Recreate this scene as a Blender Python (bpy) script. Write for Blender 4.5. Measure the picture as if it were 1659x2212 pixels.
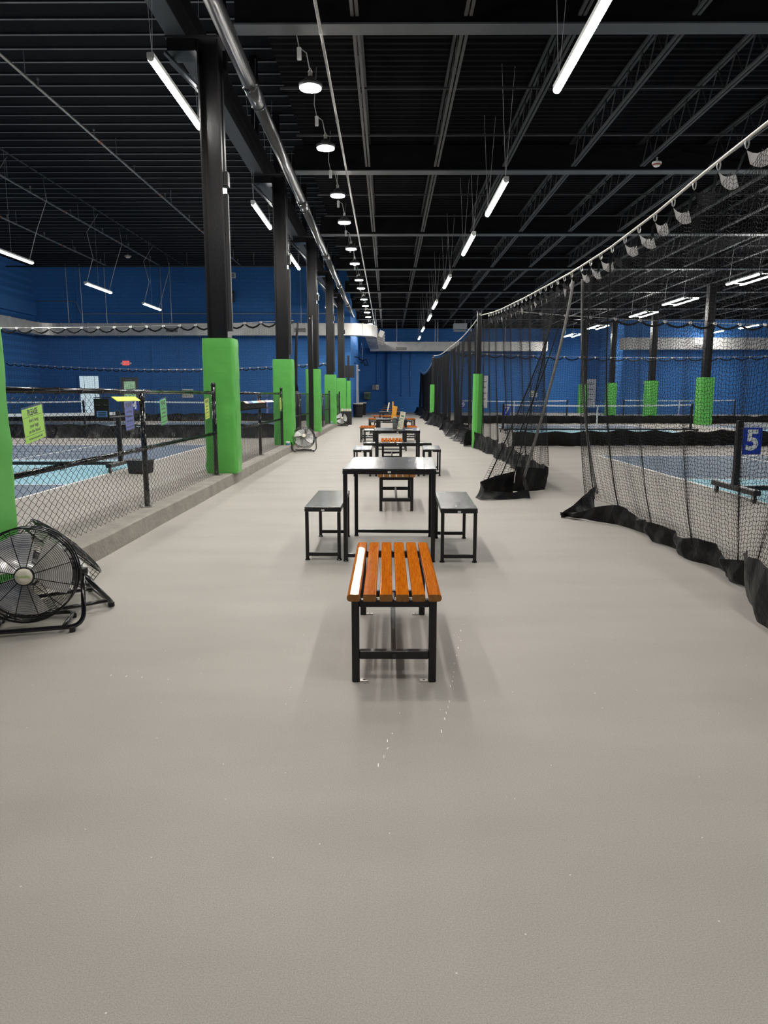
import bpy, math, random
import numpy as np
from mathutils import Vector, Matrix, Euler

random.seed(7); RNG = np.random.default_rng(7)
for o in list(bpy.data.objects): bpy.data.objects.remove(o)
SC = bpy.context.scene
COL = SC.collection

# ------------------------------------------------------------------ camera
F_PX, W_PX, H_PX = 1540.0, 1659, 2212
EYE = 1.35
PITCH = math.atan((1106.0 - 853.5) / F_PX)
YAW = math.atan((838.0 - 829.5) / F_PX * math.cos(PITCH))
cd = bpy.data.cameras.new('camera'); cam = bpy.data.objects.new('camera', cd); COL.objects.link(cam)
cd.sensor_fit = 'VERTICAL'; cd.sensor_height = 36.0; cd.lens = F_PX / H_PX * 36.0
cd.clip_start = 0.05; cd.clip_end = 300
cam.location = (0, 0, EYE)
cam.rotation_euler = (math.pi / 2 - PITCH, 0, YAW)
SC.camera = cam

# ------------------------------------------------------------------ world, exposure
wd = bpy.data.worlds.new('world'); SC.world = wd; wd.use_nodes = True
wd.node_tree.nodes['Background'].inputs[0].default_value = (0.6, 0.7, 0.8, 1)
wd.node_tree.nodes['Background'].inputs[1].default_value = 0.02
SC.view_settings.view_transform = 'Standard'
SC.view_settings.look = 'None'
SC.view_settings.gamma = 1.0
SC.view_settings.use_curve_mapping = False
SC.view_settings.exposure = 0.0
try:
    SC.cycles.use_denoising = True
    SC.cycles.max_bounces = 5; SC.cycles.diffuse_bounces = 3; SC.cycles.glossy_bounces = 2; SC.cycles.transmission_bounces = 2
    SC.cycles.transparent_max_bounces = 8
    SC.cycles.sample_clamp_indirect = 8.0
except Exception: pass
E_HIGHBAY, E_LINEAR, E_STRIP = 350.0, 125.0, 200.0

# ------------------------------------------------------------------ materials
def mat(name, col, rough=0.5, metal=0.0, var=0.0, vscale=8.0, bump=0.0, bscale=60.0, emit=None, spec=None, stretch=None, coat=0.0, trans=0.0, alpha=1.0):
    m = bpy.data.materials.new(name); m.use_nodes = True
    nt = m.node_tree; b = nt.nodes['Principled BSDF']
    b.inputs['Base Color'].default_value = (*col, 1); b.inputs['Roughness'].default_value = rough
    b.inputs['Metallic'].default_value = metal
    if spec is not None: b.inputs['Specular IOR Level'].default_value = spec
    if coat: b.inputs['Coat Weight'].default_value = coat; b.inputs['Coat Roughness'].default_value = 0.15
    if trans: b.inputs['Transmission Weight'].default_value = trans
    if alpha < 1: b.inputs['Alpha'].default_value = alpha
    tc = nt.nodes.new('ShaderNodeTexCoord'); mp = nt.nodes.new('ShaderNodeMapping')
    nt.links.new(tc.outputs['Object'], mp.inputs[0])
    if stretch: mp.inputs['Scale'].default_value = stretch
    if var:
        n = nt.nodes.new('ShaderNodeTexNoise'); n.inputs['Scale'].default_value = vscale; n.inputs['Detail'].default_value = 5
        nt.links.new(mp.outputs[0], n.inputs['Vector'])
        r = nt.nodes.new('ShaderNodeValToRGB')
        r.color_ramp.elements[0].position = 0.3; r.color_ramp.elements[1].position = 0.7
        r.color_ramp.elements[0].color = (*[max(0, c * (1 - var)) for c in col], 1)
        r.color_ramp.elements[1].color = (*[min(1, c * (1 + var)) for c in col], 1)
        nt.links.new(n.outputs['Fac'], r.inputs[0]); nt.links.new(r.outputs[0], b.inputs['Base Color'])
    if bump:
        n2 = nt.nodes.new('ShaderNodeTexNoise'); n2.inputs['Scale'].default_value = bscale; n2.inputs['Detail'].default_value = 3
        nt.links.new(mp.outputs[0], n2.inputs['Vector'])
        bp = nt.nodes.new('ShaderNodeBump'); bp.inputs['Strength'].default_value = bump; bp.inputs['Distance'].default_value = 0.02
        nt.links.new(n2.outputs['Fac'], bp.inputs['Height']); nt.links.new(bp.outputs[0], b.inputs['Normal'])
    if emit:
        b.inputs['Emission Color'].default_value = (*emit[0], 1); b.inputs['Emission Strength'].default_value = emit[1]
    return m

def wood_mat(name, dark, light, rough, coat, scale=(28, 1.6, 28), dist=2.5, wavescale=2.2, spec=0.5, crough=0.12):
    m = bpy.data.materials.new(name); m.use_nodes = True
    nt = m.node_tree; b = nt.nodes['Principled BSDF']
    tc = nt.nodes.new('ShaderNodeTexCoord'); mp = nt.nodes.new('ShaderNodeMapping'); mp.inputs['Scale'].default_value = scale
    nt.links.new(tc.outputs['Object'], mp.inputs[0])
    n = nt.nodes.new('ShaderNodeTexNoise'); n.inputs['Scale'].default_value = wavescale; n.inputs['Detail'].default_value = 6; n.inputs['Distortion'].default_value = dist
    nt.links.new(mp.outputs[0], n.inputs['Vector'])
    r = nt.nodes.new('ShaderNodeValToRGB')
    r.color_ramp.elements[0].position = 0.32; r.color_ramp.elements[1].position = 0.68
    r.color_ramp.elements[0].color = (*dark, 1); r.color_ramp.elements[1].color = (*light, 1)
    nt.links.new(n.outputs['Fac'], r.inputs[0]); nt.links.new(r.outputs[0], b.inputs['Base Color'])
    b.inputs['Roughness'].default_value = rough; b.inputs['Coat Weight'].default_value = coat; b.inputs['Coat Roughness'].default_value = crough; b.inputs['Specular IOR Level'].default_value = spec
    bp = nt.nodes.new('ShaderNodeBump'); bp.inputs['Strength'].default_value = 0.25; bp.inputs['Distance'].default_value = 0.004
    nt.links.new(n.outputs['Fac'], bp.inputs['Height']); nt.links.new(bp.outputs[0], b.inputs['Normal'])
    return m

def block_wall_mat(name, col):
    m = bpy.data.materials.new(name); m.use_nodes = True
    nt = m.node_tree; b = nt.nodes['Principled BSDF']
    b.inputs['Roughness'].default_value = 0.6; b.inputs['Specular IOR Level'].default_value = 0.15
    tc = nt.nodes.new('ShaderNodeTexCoord')
    mp = nt.nodes.new('ShaderNodeMapping'); mp.inputs['Rotation'].default_value = (math.pi / 2, 0, 0)
    nt.links.new(tc.outputs['Object'], mp.inputs[0])
    br = nt.nodes.new('ShaderNodeTexBrick'); br.inputs['Scale'].default_value = 1.0
    br.inputs['Brick Width'].default_value = 0.41; br.inputs['Row Height'].default_value = 0.205; br.inputs['Mortar Size'].default_value = 0.012
    br.inputs['Color1'].default_value = (*[c * 1.04 for c in col], 1); br.inputs['Color2'].default_value = (*[c * 0.96 for c in col], 1); br.inputs['Mortar'].default_value = (*[c * 0.8 for c in col], 1)
    nt.links.new(mp.outputs[0], br.inputs['Vector']); nt.links.new(br.outputs['Color'], b.inputs['Base Color'])
    bp = nt.nodes.new('ShaderNodeBump'); bp.inputs['Strength'].default_value = 0.4; bp.inputs['Distance'].default_value = 0.02; bp.invert = True
    nt.links.new(br.outputs['Fac'], bp.inputs['Height']); nt.links.new(bp.outputs[0], b.inputs['Normal'])
    return m

def floor_mat():
    m = bpy.data.materials.new('floor_coating'); m.use_nodes = True
    nt = m.node_tree; b = nt.nodes['Principled BSDF']
    tc = nt.nodes.new('ShaderNodeTexCoord')
    n1 = nt.nodes.new('ShaderNodeTexNoise'); n1.inputs['Scale'].default_value = 0.7; n1.inputs['Detail'].default_value = 6
    n2 = nt.nodes.new('ShaderNodeTexNoise'); n2.inputs['Scale'].default_value = 260; n2.inputs['Detail'].default_value = 2
    n3 = nt.nodes.new('ShaderNodeTexVoronoi'); n3.voronoi_dimensions = '2D'; n3.inputs['Scale'].default_value = 2.6
    mp = nt.nodes.new('ShaderNodeMapping'); mp.inputs['Scale'].default_value = (1, 3.0, 1)
    nt.links.new(tc.outputs['Object'], mp.inputs[0]); nt.links.new(mp.outputs[0], n1.inputs['Vector'])
    nt.links.new(tc.outputs['Object'], n2.inputs['Vector']); nt.links.new(tc.outputs['Object'], n3.inputs['Vector'])
    r = nt.nodes.new('ShaderNodeValToRGB'); r.color_ramp.elements[0].position = 0.3; r.color_ramp.elements[1].position = 0.72
    r.color_ramp.elements[0].color = (0.338, 0.314, 0.286, 1); r.color_ramp.elements[1].color = (0.385, 0.358, 0.326, 1)
    nt.links.new(n1.outputs['Fac'], r.inputs[0])
    r2 = nt.nodes.new('ShaderNodeValToRGB'); r2.color_ramp.elements[0].position = 0.25; r2.color_ramp.elements[1].position = 0.75
    r2.color_ramp.elements[0].color = (0.78, 0.78, 0.78, 1); r2.color_ramp.elements[1].color = (1.18, 1.18, 1.18, 1)
    nt.links.new(n2.outputs['Fac'], r2.inputs[0])
    mx = nt.nodes.new('ShaderNodeMixRGB'); mx.blend_type = 'MULTIPLY'; mx.inputs[0].default_value = 1
    nt.links.new(r.outputs[0], mx.inputs[1]); nt.links.new(r2.outputs[0], mx.inputs[2])
    # scattered pale specks
    r3 = nt.nodes.new('ShaderNodeValToRGB'); r3.color_ramp.elements[0].position = 0.004; r3.color_ramp.elements[1].position = 0.007
    r3.color_ramp.elements[0].color = (1, 1, 1, 1); r3.color_ramp.elements[1].color = (0, 0, 0, 1)
    nt.links.new(n3.outputs['Distance'], r3.inputs[0])
    mx2 = nt.nodes.new('ShaderNodeMixRGB'); mx2.inputs[2].default_value = (0.75, 0.72, 0.66, 1)
    nt.links.new(r3.outputs[0], mx2.inputs[0]); nt.links.new(mx.outputs[0], mx2.inputs[1])
    nt.links.new(mx2.outputs[0], b.inputs['Base Color'])
    b.inputs['Roughness'].default_value = 0.62; b.inputs['Specular IOR Level'].default_value = 0.35
    bp = nt.nodes.new('ShaderNodeBump'); bp.inputs['Strength'].default_value = 0.15; bp.inputs['Distance'].default_value = 0.003
    nt.links.new(n2.outputs['Fac'], bp.inputs['Height']); nt.links.new(bp.outputs[0], b.inputs['Normal'])
    return m

M = dict(
    floor=floor_mat(),
    court_dark=mat('court_slate_blue', (0.105, 0.155, 0.23), 0.6, var=0.06, vscale=2, bump=0.1, bscale=250),
    court_light=mat('court_light_blue', (0.27, 0.55, 0.66), 0.6, var=0.05, vscale=2, bump=0.1, bscale=250),
    line=mat('court_line_white', (0.85, 0.85, 0.82), 0.6, var=0.03),
    concrete=mat('concrete', (0.30, 0.275, 0.245), 0.85, var=0.16, vscale=5, bump=0.5, bscale=30),
    blue=block_wall_mat('blue_wall_paint', (0.052, 0.190, 0.500)),
    blue_trim=mat('blue_trim_paint', (0.048, 0.175, 0.46), 0.6, var=0.05),
    black_ceiling=mat('black_ceiling_paint', (0.008, 0.008, 0.010), 0.8, var=0.15, vscale=3, spec=0.08),
    black_beam=mat('black_beam_paint', (0.024, 0.024, 0.027), 0.55, var=0.12, vscale=3, bump=0.1, bscale=20),
    grey_flange=mat('grey_flange_paint', (0.062, 0.068, 0.076), 0.5, var=0.1, vscale=3),
    rib=mat('pale_rib_edge', (0.16, 0.16, 0.165), 0.5, var=0.1, vscale=3),  # rib bottoms in a paler grey than the deck
    column=mat('column_black_paint', (0.011, 0.010, 0.011), 0.30, var=0.25, vscale=6, bump=0.08, bscale=25, spec=0.45),
    pipe=mat('black_pipe_paint', (0.022, 0.022, 0.024), 0.28, var=0.12, vscale=6, spec=0.6),
    green=mat('green_vinyl', (0.115, 0.46, 0.085), 0.42, var=0.05, vscale=4, bump=0.25, bscale=5, stretch=(1, 1, 2)),
    black_steel=mat('black_powder_coat', (0.008, 0.008, 0.009), 0.35, bump=0.03, bscale=300),
    black_gloss=mat('black_gloss_pipe', (0.008, 0.008, 0.009), 0.14, spec=0.7),
    wire=mat('black_wire', (0.012, 0.012, 0.013), 0.3, spec=0.7),
    netting=mat('black_netting', (0.008, 0.008, 0.009), 0.7, spec=0.12),
    vinyl=mat('black_vinyl', (0.008, 0.008, 0.009), 0.42, var=0.15, vscale=10, bump=0.6, bscale=9, spec=0.22),
    hem=mat('grey_hem_webbing', (0.11, 0.105, 0.10), 0.6, var=0.2, vscale=20, bump=0.3, bscale=30),
    tab=mat('hem_tab_sheen', (0.42, 0.40, 0.39), 0.5, var=0.15, vscale=15),  # light caught by the black vinyl hem, put in as pale colour
    rope=mat('steel_cable', (0.62, 0.59, 0.55), 0.4, 0.3, var=0.15, vscale=90),
    clip=mat('zinc_clip', (0.75, 0.73, 0.7), 0.3, 0.8),
    galv=mat('galvanised_duct', (0.56, 0.55, 0.53), 0.42, 0.35, var=0.10, vscale=2.5, bump=0.06, bscale=5),
    rod=mat('hanger_rod', (0.40, 0.41, 0.42), 0.4, 0.6),
    lamp=mat('lamp_lens', (1, 1, 1), 0.4, emit=((1.0, 0.975, 0.92), E_LINEAR)),
    highbay=mat('highbay_lens', (1, 1, 1), 0.4, emit=((1.0, 0.965, 0.90), E_HIGHBAY)),
    strip=mat('strip_lens', (1, 1, 1), 0.4, emit=((1.0, 0.98, 0.93), E_STRIP)),
    lamp_body=mat('white_lamp_housing', (0.78, 0.78, 0.76), 0.4),
    lamp_dark=mat('dark_lamp_housing', (0.03, 0.03, 0.03), 0.4),
    cable=mat('pale_cable', (0.42, 0.41, 0.39), 0.5),
    wood=wood_mat('orange_stained_wood', (0.36, 0.075, 0.003), (0.54, 0.155, 0.008), 0.6, 0.35, spec=0.0, crough=0.09),
    wood_dark=wood_mat('red_stained_wood', (0.15, 0.035, 0.015), (0.25, 0.07, 0.025), 0.35, 0.4),
    endgrain=wood_mat('end_grain_wood', (0.25, 0.10, 0.018), (0.40, 0.17, 0.035), 0.6, 0.0, scale=(40, 40, 40), dist=1.0, wavescale=1.4),
    tabletop=wood_mat('black_woodgrain', (0.004, 0.005, 0.005), (0.050, 0.056, 0.052), 0.26, 0.4, scale=(11, 2.2, 11), dist=3.5),
    sticker=mat('white_sticker', (0.8, 0.8, 0.78), 0.5),
    steel=mat('bare_steel', (0.45, 0.43, 0.40), 0.35, 0.8, var=0.2, vscale=30),
    chrome=mat('bright_fan_metal', (0.88, 0.87, 0.85), 0.25, 0.35, var=0.08, vscale=6),
    fan_wire=mat('dark_fan_wire', (0.02, 0.02, 0.02), 0.25, 0.5, spec=0.7),
    cream=mat('cream_hub_label', (0.75, 0.71, 0.58), 0.5),
    lime_text=mat('lime_print', (0.30, 0.52, 0.03), 0.5),
    lime=mat('lime_paper', (0.40, 0.78, 0.06), 0.5, spec=0.6, coat=0.5),
    bluep=mat('blue_paper', (0.075, 0.10, 0.48), 0.5, spec=0.6, coat=0.5),
    greenp=mat('green_paper', (0.08, 0.50, 0.13), 0.5, spec=0.6, coat=0.5),
    yellowp=mat('yellow_paper', (0.66, 0.75, 0.04), 0.5, spec=0.6, coat=0.5),
    ink=mat('black_ink', (0.012, 0.014, 0.012), 0.6),
    sleeve=mat('clear_sleeve', (0.9, 0.95, 0.9), 0.08, alpha=0.06, spec=0.8),
    court_sign=mat('court_sign_blue', (0.012, 0.045, 0.42), 0.35),
    white=mat('white_paint', (0.80, 0.80, 0.78), 0.5),
    tape=mat('white_net_tape', (0.80, 0.80, 0.80), 0.6),
    daylight=mat('daylit_pane', (0.5, 0.6, 0.65), 0.2, emit=((0.66, 0.84, 0.92), 0.75)),
    daygreen=mat('daylit_garden_pane', (0.3, 0.5, 0.3), 0.2, var=0.5, vscale=4, emit=((0.45, 0.70, 0.45), 0.45)),
    door_grey=mat('grey_door_paint', (0.16, 0.16, 0.15), 0.5),
    exit_red=mat('exit_sign_red', (0.7, 0.08, 0.07), 0.4, emit=((1.0, 0.15, 0.13), 0.7)),
    grey_box=mat('grey_electrical_box', (0.30, 0.31, 0.31), 0.5, var=0.1),
    green_box=mat('green_glossy_box', (0.10, 0.17, 0.13), 0.12, var=0.5, vscale=7),
    bin=mat('black_bin_plastic', (0.012, 0.012, 0.013), 0.45),
    liner=mat('bin_liner', (0.55, 0.50, 0.42), 0.6, var=0.2, vscale=20),
    redfe=mat('red_extinguisher', (0.6, 0.05, 0.03), 0.3),
    orange_menu=mat('orange_menu_card', (0.80, 0.36, 0.04), 0.5, var=0.05, vscale=15),
    cream_menu=mat('cream_menu_card', (0.78, 0.74, 0.60), 0.5, var=0.03, vscale=15),
    green_ink=mat('green_menu_print', (0.10, 0.22, 0.10), 0.6),
    glass=mat('dark_glass', (0.10, 0.12, 0.12), 0.08, spec=0.9, alpha=0.75),
    canblue=mat('blue_tin_label', (0.10, 0.22, 0.42), 0.4, var=0.5, vscale=60),
    pink=mat('pink_label', (0.80, 0.42, 0.55), 0.5), cyan=mat('cyan_label', (0.25, 0.62, 0.72), 0.5),
    redl=mat('red_label', (0.72, 0.13, 0.06), 0.5), cream_l=mat('cream_label', (0.7, 0.66, 0.5), 0.5),
    sky_l=mat('sky_blue_label', (0.12, 0.28, 0.62), 0.5),
    rust=mat('rusty_coupling', (0.32, 0.10, 0.06), 0.6),
    white_plastic=mat('white_plastic', (0.75, 0.74, 0.72), 0.4),
)

# ------------------------------------------------------------------ mesh helpers
class MB:
    """collects boxes, tubes, prisms; build() links them as ONE mesh object"""
    def __init__(s): s.v = []; s.f = []; s.n = 0; s.mi = []; s.cur = 0
    def add(s, v, f):
        v = np.asarray(v, dtype=float).reshape(-1, 3)
        s.v.append(v)
        for q in f: s.f.append(tuple(int(i) + s.n for i in q)); s.mi.append(s.cur)
        s.n += len(v); return s
    def box(s, x0, x1, y0, y1, z0, z1, R=None):
        v = np.array([(x0, y0, z0), (x1, y0, z0), (x1, y1, z0), (x0, y1, z0), (x0, y0, z1), (x1, y0, z1), (x1, y1, z1), (x0, y1, z1)], float)
        if R is not None: v = np.array([tuple(R @ Vector(p)) for p in v])
        return s.add(v, [(0, 3, 2, 1), (4, 5, 6, 7), (0, 1, 5, 4), (1, 2, 6, 5), (2, 3, 7, 6), (3, 0, 4, 7)])
    def bbox(s, x0, x1, y0, y1, z0, z1, b=0.006):
        """box with chamfered vertical and horizontal edges"""
        def ring(z, i):
            return [(x0 + i + b, y0 + i, z), (x1 - i - b, y0 + i, z), (x1 - i, y0 + i + b, z), (x1 - i, y1 - i - b, z), (x1 - i - b, y1 - i, z), (x0 + i + b, y1 - i, z), (x0 + i, y1 - i - b, z), (x0 + i, y0 + i + b, z)]
        v = ring(z0, b) + ring(z0 + b, 0) + ring(z1 - b, 0) + ring(z1, b)
        f = [tuple(reversed(range(8))), tuple(range(24, 32))]
        for k in range(3):
            for i in range(8): f.append((k * 8 + i, k * 8 + (i + 1) % 8, k * 8 + 8 + (i + 1) % 8, k * 8 + 8 + i))
        return s.add(v, f)
    def tube(s, pts, r, n=8, cap=True, closed=False):
        pts = np.asarray(pts, float); m = len(pts)
        if closed: t = np.roll(pts, -1, 0) - np.roll(pts, 1, 0)
        else:
            t = np.empty_like(pts); t[1:-1] = pts[2:] - pts[:-2]; t[0] = pts[1] - pts[0]; t[-1] = pts[-1] - pts[-2]
        t /= np.linalg.norm(t, axis=1)[:, None] + 1e-12
        ref = np.array([0, 0, 1.]) if abs(t[0][2]) < 0.9 else np.array([1., 0, 0])
        u = np.cross(t[0], ref); u /= np.linalg.norm(u)
        rr = np.broadcast_to(np.asarray(r, float), (m,))
        a = np.arange(n) * 2 * math.pi / n
        vs = []
        for i in range(m):
            u = u - t[i] * (u @ t[i]); u /= np.linalg.norm(u) + 1e-12
            w = np.cross(t[i], u)
            vs.append(pts[i] + rr[i] * (np.outer(np.cos(a), u) + np.outer(np.sin(a), w)))
        f = []
        for i in range(m if closed else m - 1):
            j = (i + 1) % m
            for k in range(n): f.append((i * n + k, i * n + (k + 1) % n, j * n + (k + 1) % n, j * n + k))
        if cap and not closed: f += [tuple(reversed(range(n))), tuple(range((m - 1) * n, m * n))]
        return s.add(np.concatenate(vs), f)
    def cyl(s, p0, p1, r, n=12, r1=None): return s.tube([p0, p1], [r, r if r1 is None else r1], n)
    def lathe(s, prof, c=(0, 0, 0), n=24, axis='z'):
        a = np.arange(n) * 2 * math.pi / n; v = []
        for (r, h) in prof:
            for k in a:
                p = (r * math.cos(k), r * math.sin(k), h)
                if axis == 'y': p = (p[0], p[2], p[1])
                v.append((p[0] + c[0], p[1] + c[1], p[2] + c[2]))
        f = []; m = len(prof)
        for i in range(m - 1):
            for k in range(n): f.append((i * n + k, i * n + (k + 1) % n, i * n + n + (k + 1) % n, i * n + n + k))
        f += [tuple(reversed(range(n))), tuple(range((m - 1) * n, m * n))]
        return s.add(v, f)
    def prism(s, poly, axis, a0, a1):
        """extrude a 2-D polygon: axis 'y' -> poly is (x,z); 'x' -> (y,z); 'z' -> (x,y)"""
        n = len(poly); v = []
        for a in (a0, a1):
            for (p, q) in poly:
                v.append({'y': (p, a, q), 'x': (a, p, q), 'z': (p, q, a)}[axis])
        f = [tuple(range(n)), tuple(reversed(range(n, 2 * n)))]
        for i in range(n): f.append((i, n + i, n + (i + 1) % n, (i + 1) % n))
        return s.add(v, f)
    def grid(s, P):
        P = np.asarray(P, float); a, b = P.shape[:2]
        f = []
        for i in range(a - 1):
            for j in range(b - 1): f.append((i * b + j, (i + 1) * b + j, (i + 1) * b + j + 1, i * b + j + 1))
        return s.add(P.reshape(-1, 3), f)
    def mesh(s, name, mats, smooth=False):
        me = bpy.data.meshes.new(name)
        me.from_pydata(np.concatenate(s.v).tolist(), [], s.f); me.update()
        for m in (mats if isinstance(mats, (list, tuple)) else [mats]): me.materials.append(m)
        if any(s.mi): me.polygons.foreach_set('material_index', s.mi)
        if smooth: me.shade_smooth()
        return me
    def build(s, name, m, parent=None, smooth=False, loc=None, rot=None):
        return link(name, s.mesh(name, m, smooth), parent, loc, rot)

def link(name, me, parent=None, loc=None, rot=None):
    o = bpy.data.objects.new(name, me); COL.objects.link(o)
    if parent is not None: o.parent = parent
    if loc is not None: o.location = loc
    if rot is not None: o.rotation_euler = rot
    return o
def tag(o, label=None, cat=None, group=None, kind=None):
    if label: o['label'] = label
    if cat: o['category'] = cat
    if group: o['group'] = group
    if kind: o['kind'] = kind
    return o
def thing(name, label, cat, loc=(0, 0, 0), rz=0.0, group=None, kind=None, rot=None):
    o = bpy.data.objects.new(name, None); COL.objects.link(o); o.empty_display_size = 0.1
    o.location = loc; o.rotation_euler = rot if rot else (0, 0, rz)
    return tag(o, label, cat, group, kind)
def copy_tree(o, parent=None):
    c = o.copy(); COL.objects.link(c)
    if parent is not None: c.parent = parent
    for ch in list(o.children): copy_tree(ch, c)
    return c
def dup(src, label, loc, rz=0.0, group=None):
    c = copy_tree(src); c.location = loc; c.rotation_euler = (0, 0, rz); tag(c, label, None, group); return c
def tubes_mesh(name, L, r, n, m):
    """L: (lines, points, 3) polylines as thin n-sided tubes, one mesh (vectorised)"""
    L = np.asarray(L, float); a, b = L.shape[:2]
    t = np.empty_like(L); t[:, 1:-1] = L[:, 2:] - L[:, :-2]; t[:, 0] = L[:, 1] - L[:, 0]; t[:, -1] = L[:, -1] - L[:, -2]
    t /= np.linalg.norm(t, axis=2)[..., None] + 1e-9
    ref = np.where(np.abs(t[..., 2:3]) > 0.75, np.array([1., 0.3, 0]), np.array([0, 0, 1.]))
    u = np.cross(t, ref); u /= np.linalg.norm(u, axis=2)[..., None] + 1e-9
    w = np.cross(t, u)
    ang = np.arange(n) * 2 * math.pi / n + 0.3
    V = L[:, :, None, :] + r * (np.cos(ang)[None, None, :, None] * u[:, :, None, :] + np.sin(ang)[None, None, :, None] * w[:, :, None, :])
    idx = np.arange(a * b * n).reshape(a, b, n)
    q = np.stack([idx[:, :-1, :], np.roll(idx, -1, 2)[:, :-1, :], np.roll(idx, -1, 2)[:, 1:, :], idx[:, 1:, :]], -1).reshape(-1, 4)
    me = bpy.data.meshes.new(name); nv, nf = a * b * n, len(q)
    me.vertices.add(nv); me.vertices.foreach_set('co', V.reshape(-1).astype(np.float32))
    me.loops.add(nf * 4); me.loops.foreach_set('vertex_index', q.reshape(-1).astype(np.int32))
    me.polygons.add(nf); me.polygons.foreach_set('loop_start', np.arange(0, nf * 4, 4, dtype=np.int32))
    me.update(calc_edges=True); me.materials.append(m); me.shade_smooth()
    return me
def text_mesh(name, txt, size, m, depth=0.001, align='CENTER', space=1.0, bold=0.0):
    c = bpy.data.curves.new(name, 'FONT'); c.body = txt; c.size = size; c.extrude = depth; c.align_x = align; c.align_y = 'CENTER'; c.resolution_u = 2; c.space_line = space; c.offset = bold * size
    o = bpy.data.objects.new(name, c); COL.objects.link(o)
    dg = bpy.context.evaluated_depsgraph_get(); dg.update()
    me = bpy.data.meshes.new_from_object(o.evaluated_get(dg)); me.name = name
    bpy.data.objects.remove(o); bpy.data.curves.remove(c)
    me.materials.clear(); me.materials.append(m); return me
def bend(pts, rad=0.06, k=5):
    """round the corners of a polyline"""
    P = [np.asarray(p, float) for p in pts]; out = [P[0]]
    for i in range(1, len(P) - 1):
        a, b, c = P[i - 1], P[i], P[i + 1]
        d1 = min(rad, np.linalg.norm(a - b) * 0.49); d2 = min(rad, np.linalg.norm(c - b) * 0.49)
        p0 = b + (a - b) / np.linalg.norm(a - b) * d1; p1 = b + (c - b) / np.linalg.norm(c - b) * d2
        for t in np.linspace(0, 1, k): out.append((1 - t) ** 2 * p0 + 2 * t * (1 - t) * b + t * t * p1)
    out.append(P[-1]); return np.array(out)
def interp(u, us, vals):
    vals = np.asarray(vals, float)
    return np.stack([np.interp(u, us, vals[:, k]) for k in range(vals.shape[1])], -1)
ORD = ['first', 'second', 'third', 'fourth', 'fifth', 'sixth', 'seventh', 'eighth', 'ninth', 'tenth', 'eleventh', 'twelfth', 'thirteenth', 'fourteenth', 'added fifteenth', 'sixteenth']

# ================================================================== THE SETTING
XL, XR, YB0 = -20.7, 33.0, -9.0
Y_LWALL, Y_BACK, X_RET = 43.0, 57.0, -2.2
Z_HI, Z_LO, Z_FL = 8.7, 6.95, 6.3
XF = -1.9                                   # where the high deck ends

floor = MB().box(XL - 0.2, XR + 0.2, YB0 - 0.2, Y_BACK + 0.3, -0.2, 0.0).build('floor', M['floor']); tag(floor, kind='structure')

def court(cx, cy, w=6.1, L=13.4, h=0.002):
    """painted pickleball court: slate service areas, light-blue kitchen, white lines"""
    x0, x1, y0, y1, k = cx - w / 2, cx + w / 2, cy - L / 2, cy + L / 2, 2.13
    for a, b in ((y0, cy - k), (cy + k, y1)): MB().box(x0, x1, a, b, -0.01, h).build('service_area', M['court_dark'], floor)
    MB().box(x0, x1, cy - k, cy + k, -0.01, h).build('kitchen_area', M['court_light'], floor)
    z = (-0.01, h + 0.001); lw = 0.055
    for x in (x0, x1 - lw): MB().box(x, x + lw, y0, y1, *z).build('court_line', M['line'], floor)
    for y in (y0, y1 - lw, cy - k - lw / 2, cy + k - lw / 2): MB().box(x0 + lw, x1 - lw, y, y + lw, *z).build('court_line', M['line'], floor)
    for a, b in ((y0 + lw, cy - k - lw / 2), (cy + k + lw / 2, y1 - lw)): MB().box(cx - lw / 2, cx + lw / 2, a, b, *z).build('court_line', M['line'], floor)
YR = (9.45, 25.9, 42.3); YLc = (12.9, 29.3)
for y in YR: court(7.8, y)
for y in YR: court(17.0, y)
for y in YLc: court(-7.9, y)
court(-15.4, YLc[1])

# pale scuffs scraped into the coating beside the nearest bench
rs_ = np.random.default_rng(12)
for (xa, ya, xb, yb, nd) in ((.46, 4.15, .22, 2.72, 26), (.06, 2.95, -.03, 2.45, 9), (.95, 3.1, 1.02, 3.06, 4), (-1.35, 3.3, -1.05, 3.25, 5)):
    for q in np.linspace(0, 1, nd):
        if rs_.random() < .3: continue
        x, y = xa + (xb - xa) * q + rs_.normal(0, .006), ya + (yb - ya) * q
        w_ = rs_.uniform(.0008, .002); l_ = rs_.uniform(.008, .028)
        MB().box(x - w_, x + w_, y - l_ / 2, y + l_ / 2, -.001, .0004).build('scuff_mark', M['line'], floor)
# walls
def struct(name, b, m): o = b.build(name, m); tag(o, kind='structure'); return o
wall_back = struct('wall_back', MB().box(X_RET, 16.4, Y_BACK, Y_BACK + 0.3, 0, Z_LO + 0.2), M['blue'])
wall_right_back = struct('wall_back_right', MB().box(16.4, XR + 0.2, 51.0, 51.3, 0, Z_LO + 0.2).box(16.4, 16.7, 51.3, Y_BACK + .3, 0, Z_LO + 0.2), M['blue'])
wall_left_back = struct('wall_left_back', MB().box(XL, X_RET, Y_LWALL, Y_LWALL + 0.3, 0, Z_HI + 0.2), M['blue'])
wall_ret = struct('wall_return', MB().box(X_RET - 0.3, X_RET, Y_LWALL + 0.3, Y_BACK + 0.3, 0, Z_HI + 0.2), M['blue'])
wall_left = struct('wall_left', MB().box(XL - 0.3, XL, YB0, Y_LWALL + 0.3, 0, Z_HI + 0.2), M['blue'])
wall_right = struct('wall_right', MB().box(XR, XR + 0.3, YB0, 51.3, 0, Z_LO + 0.2), M['blue'])
wall_front = struct('wall_front', MB().box(XL - 0.3, XR + 0.3, YB0 - 0.3, YB0, 0, Z_HI + 0.2), M['blue'])
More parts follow.
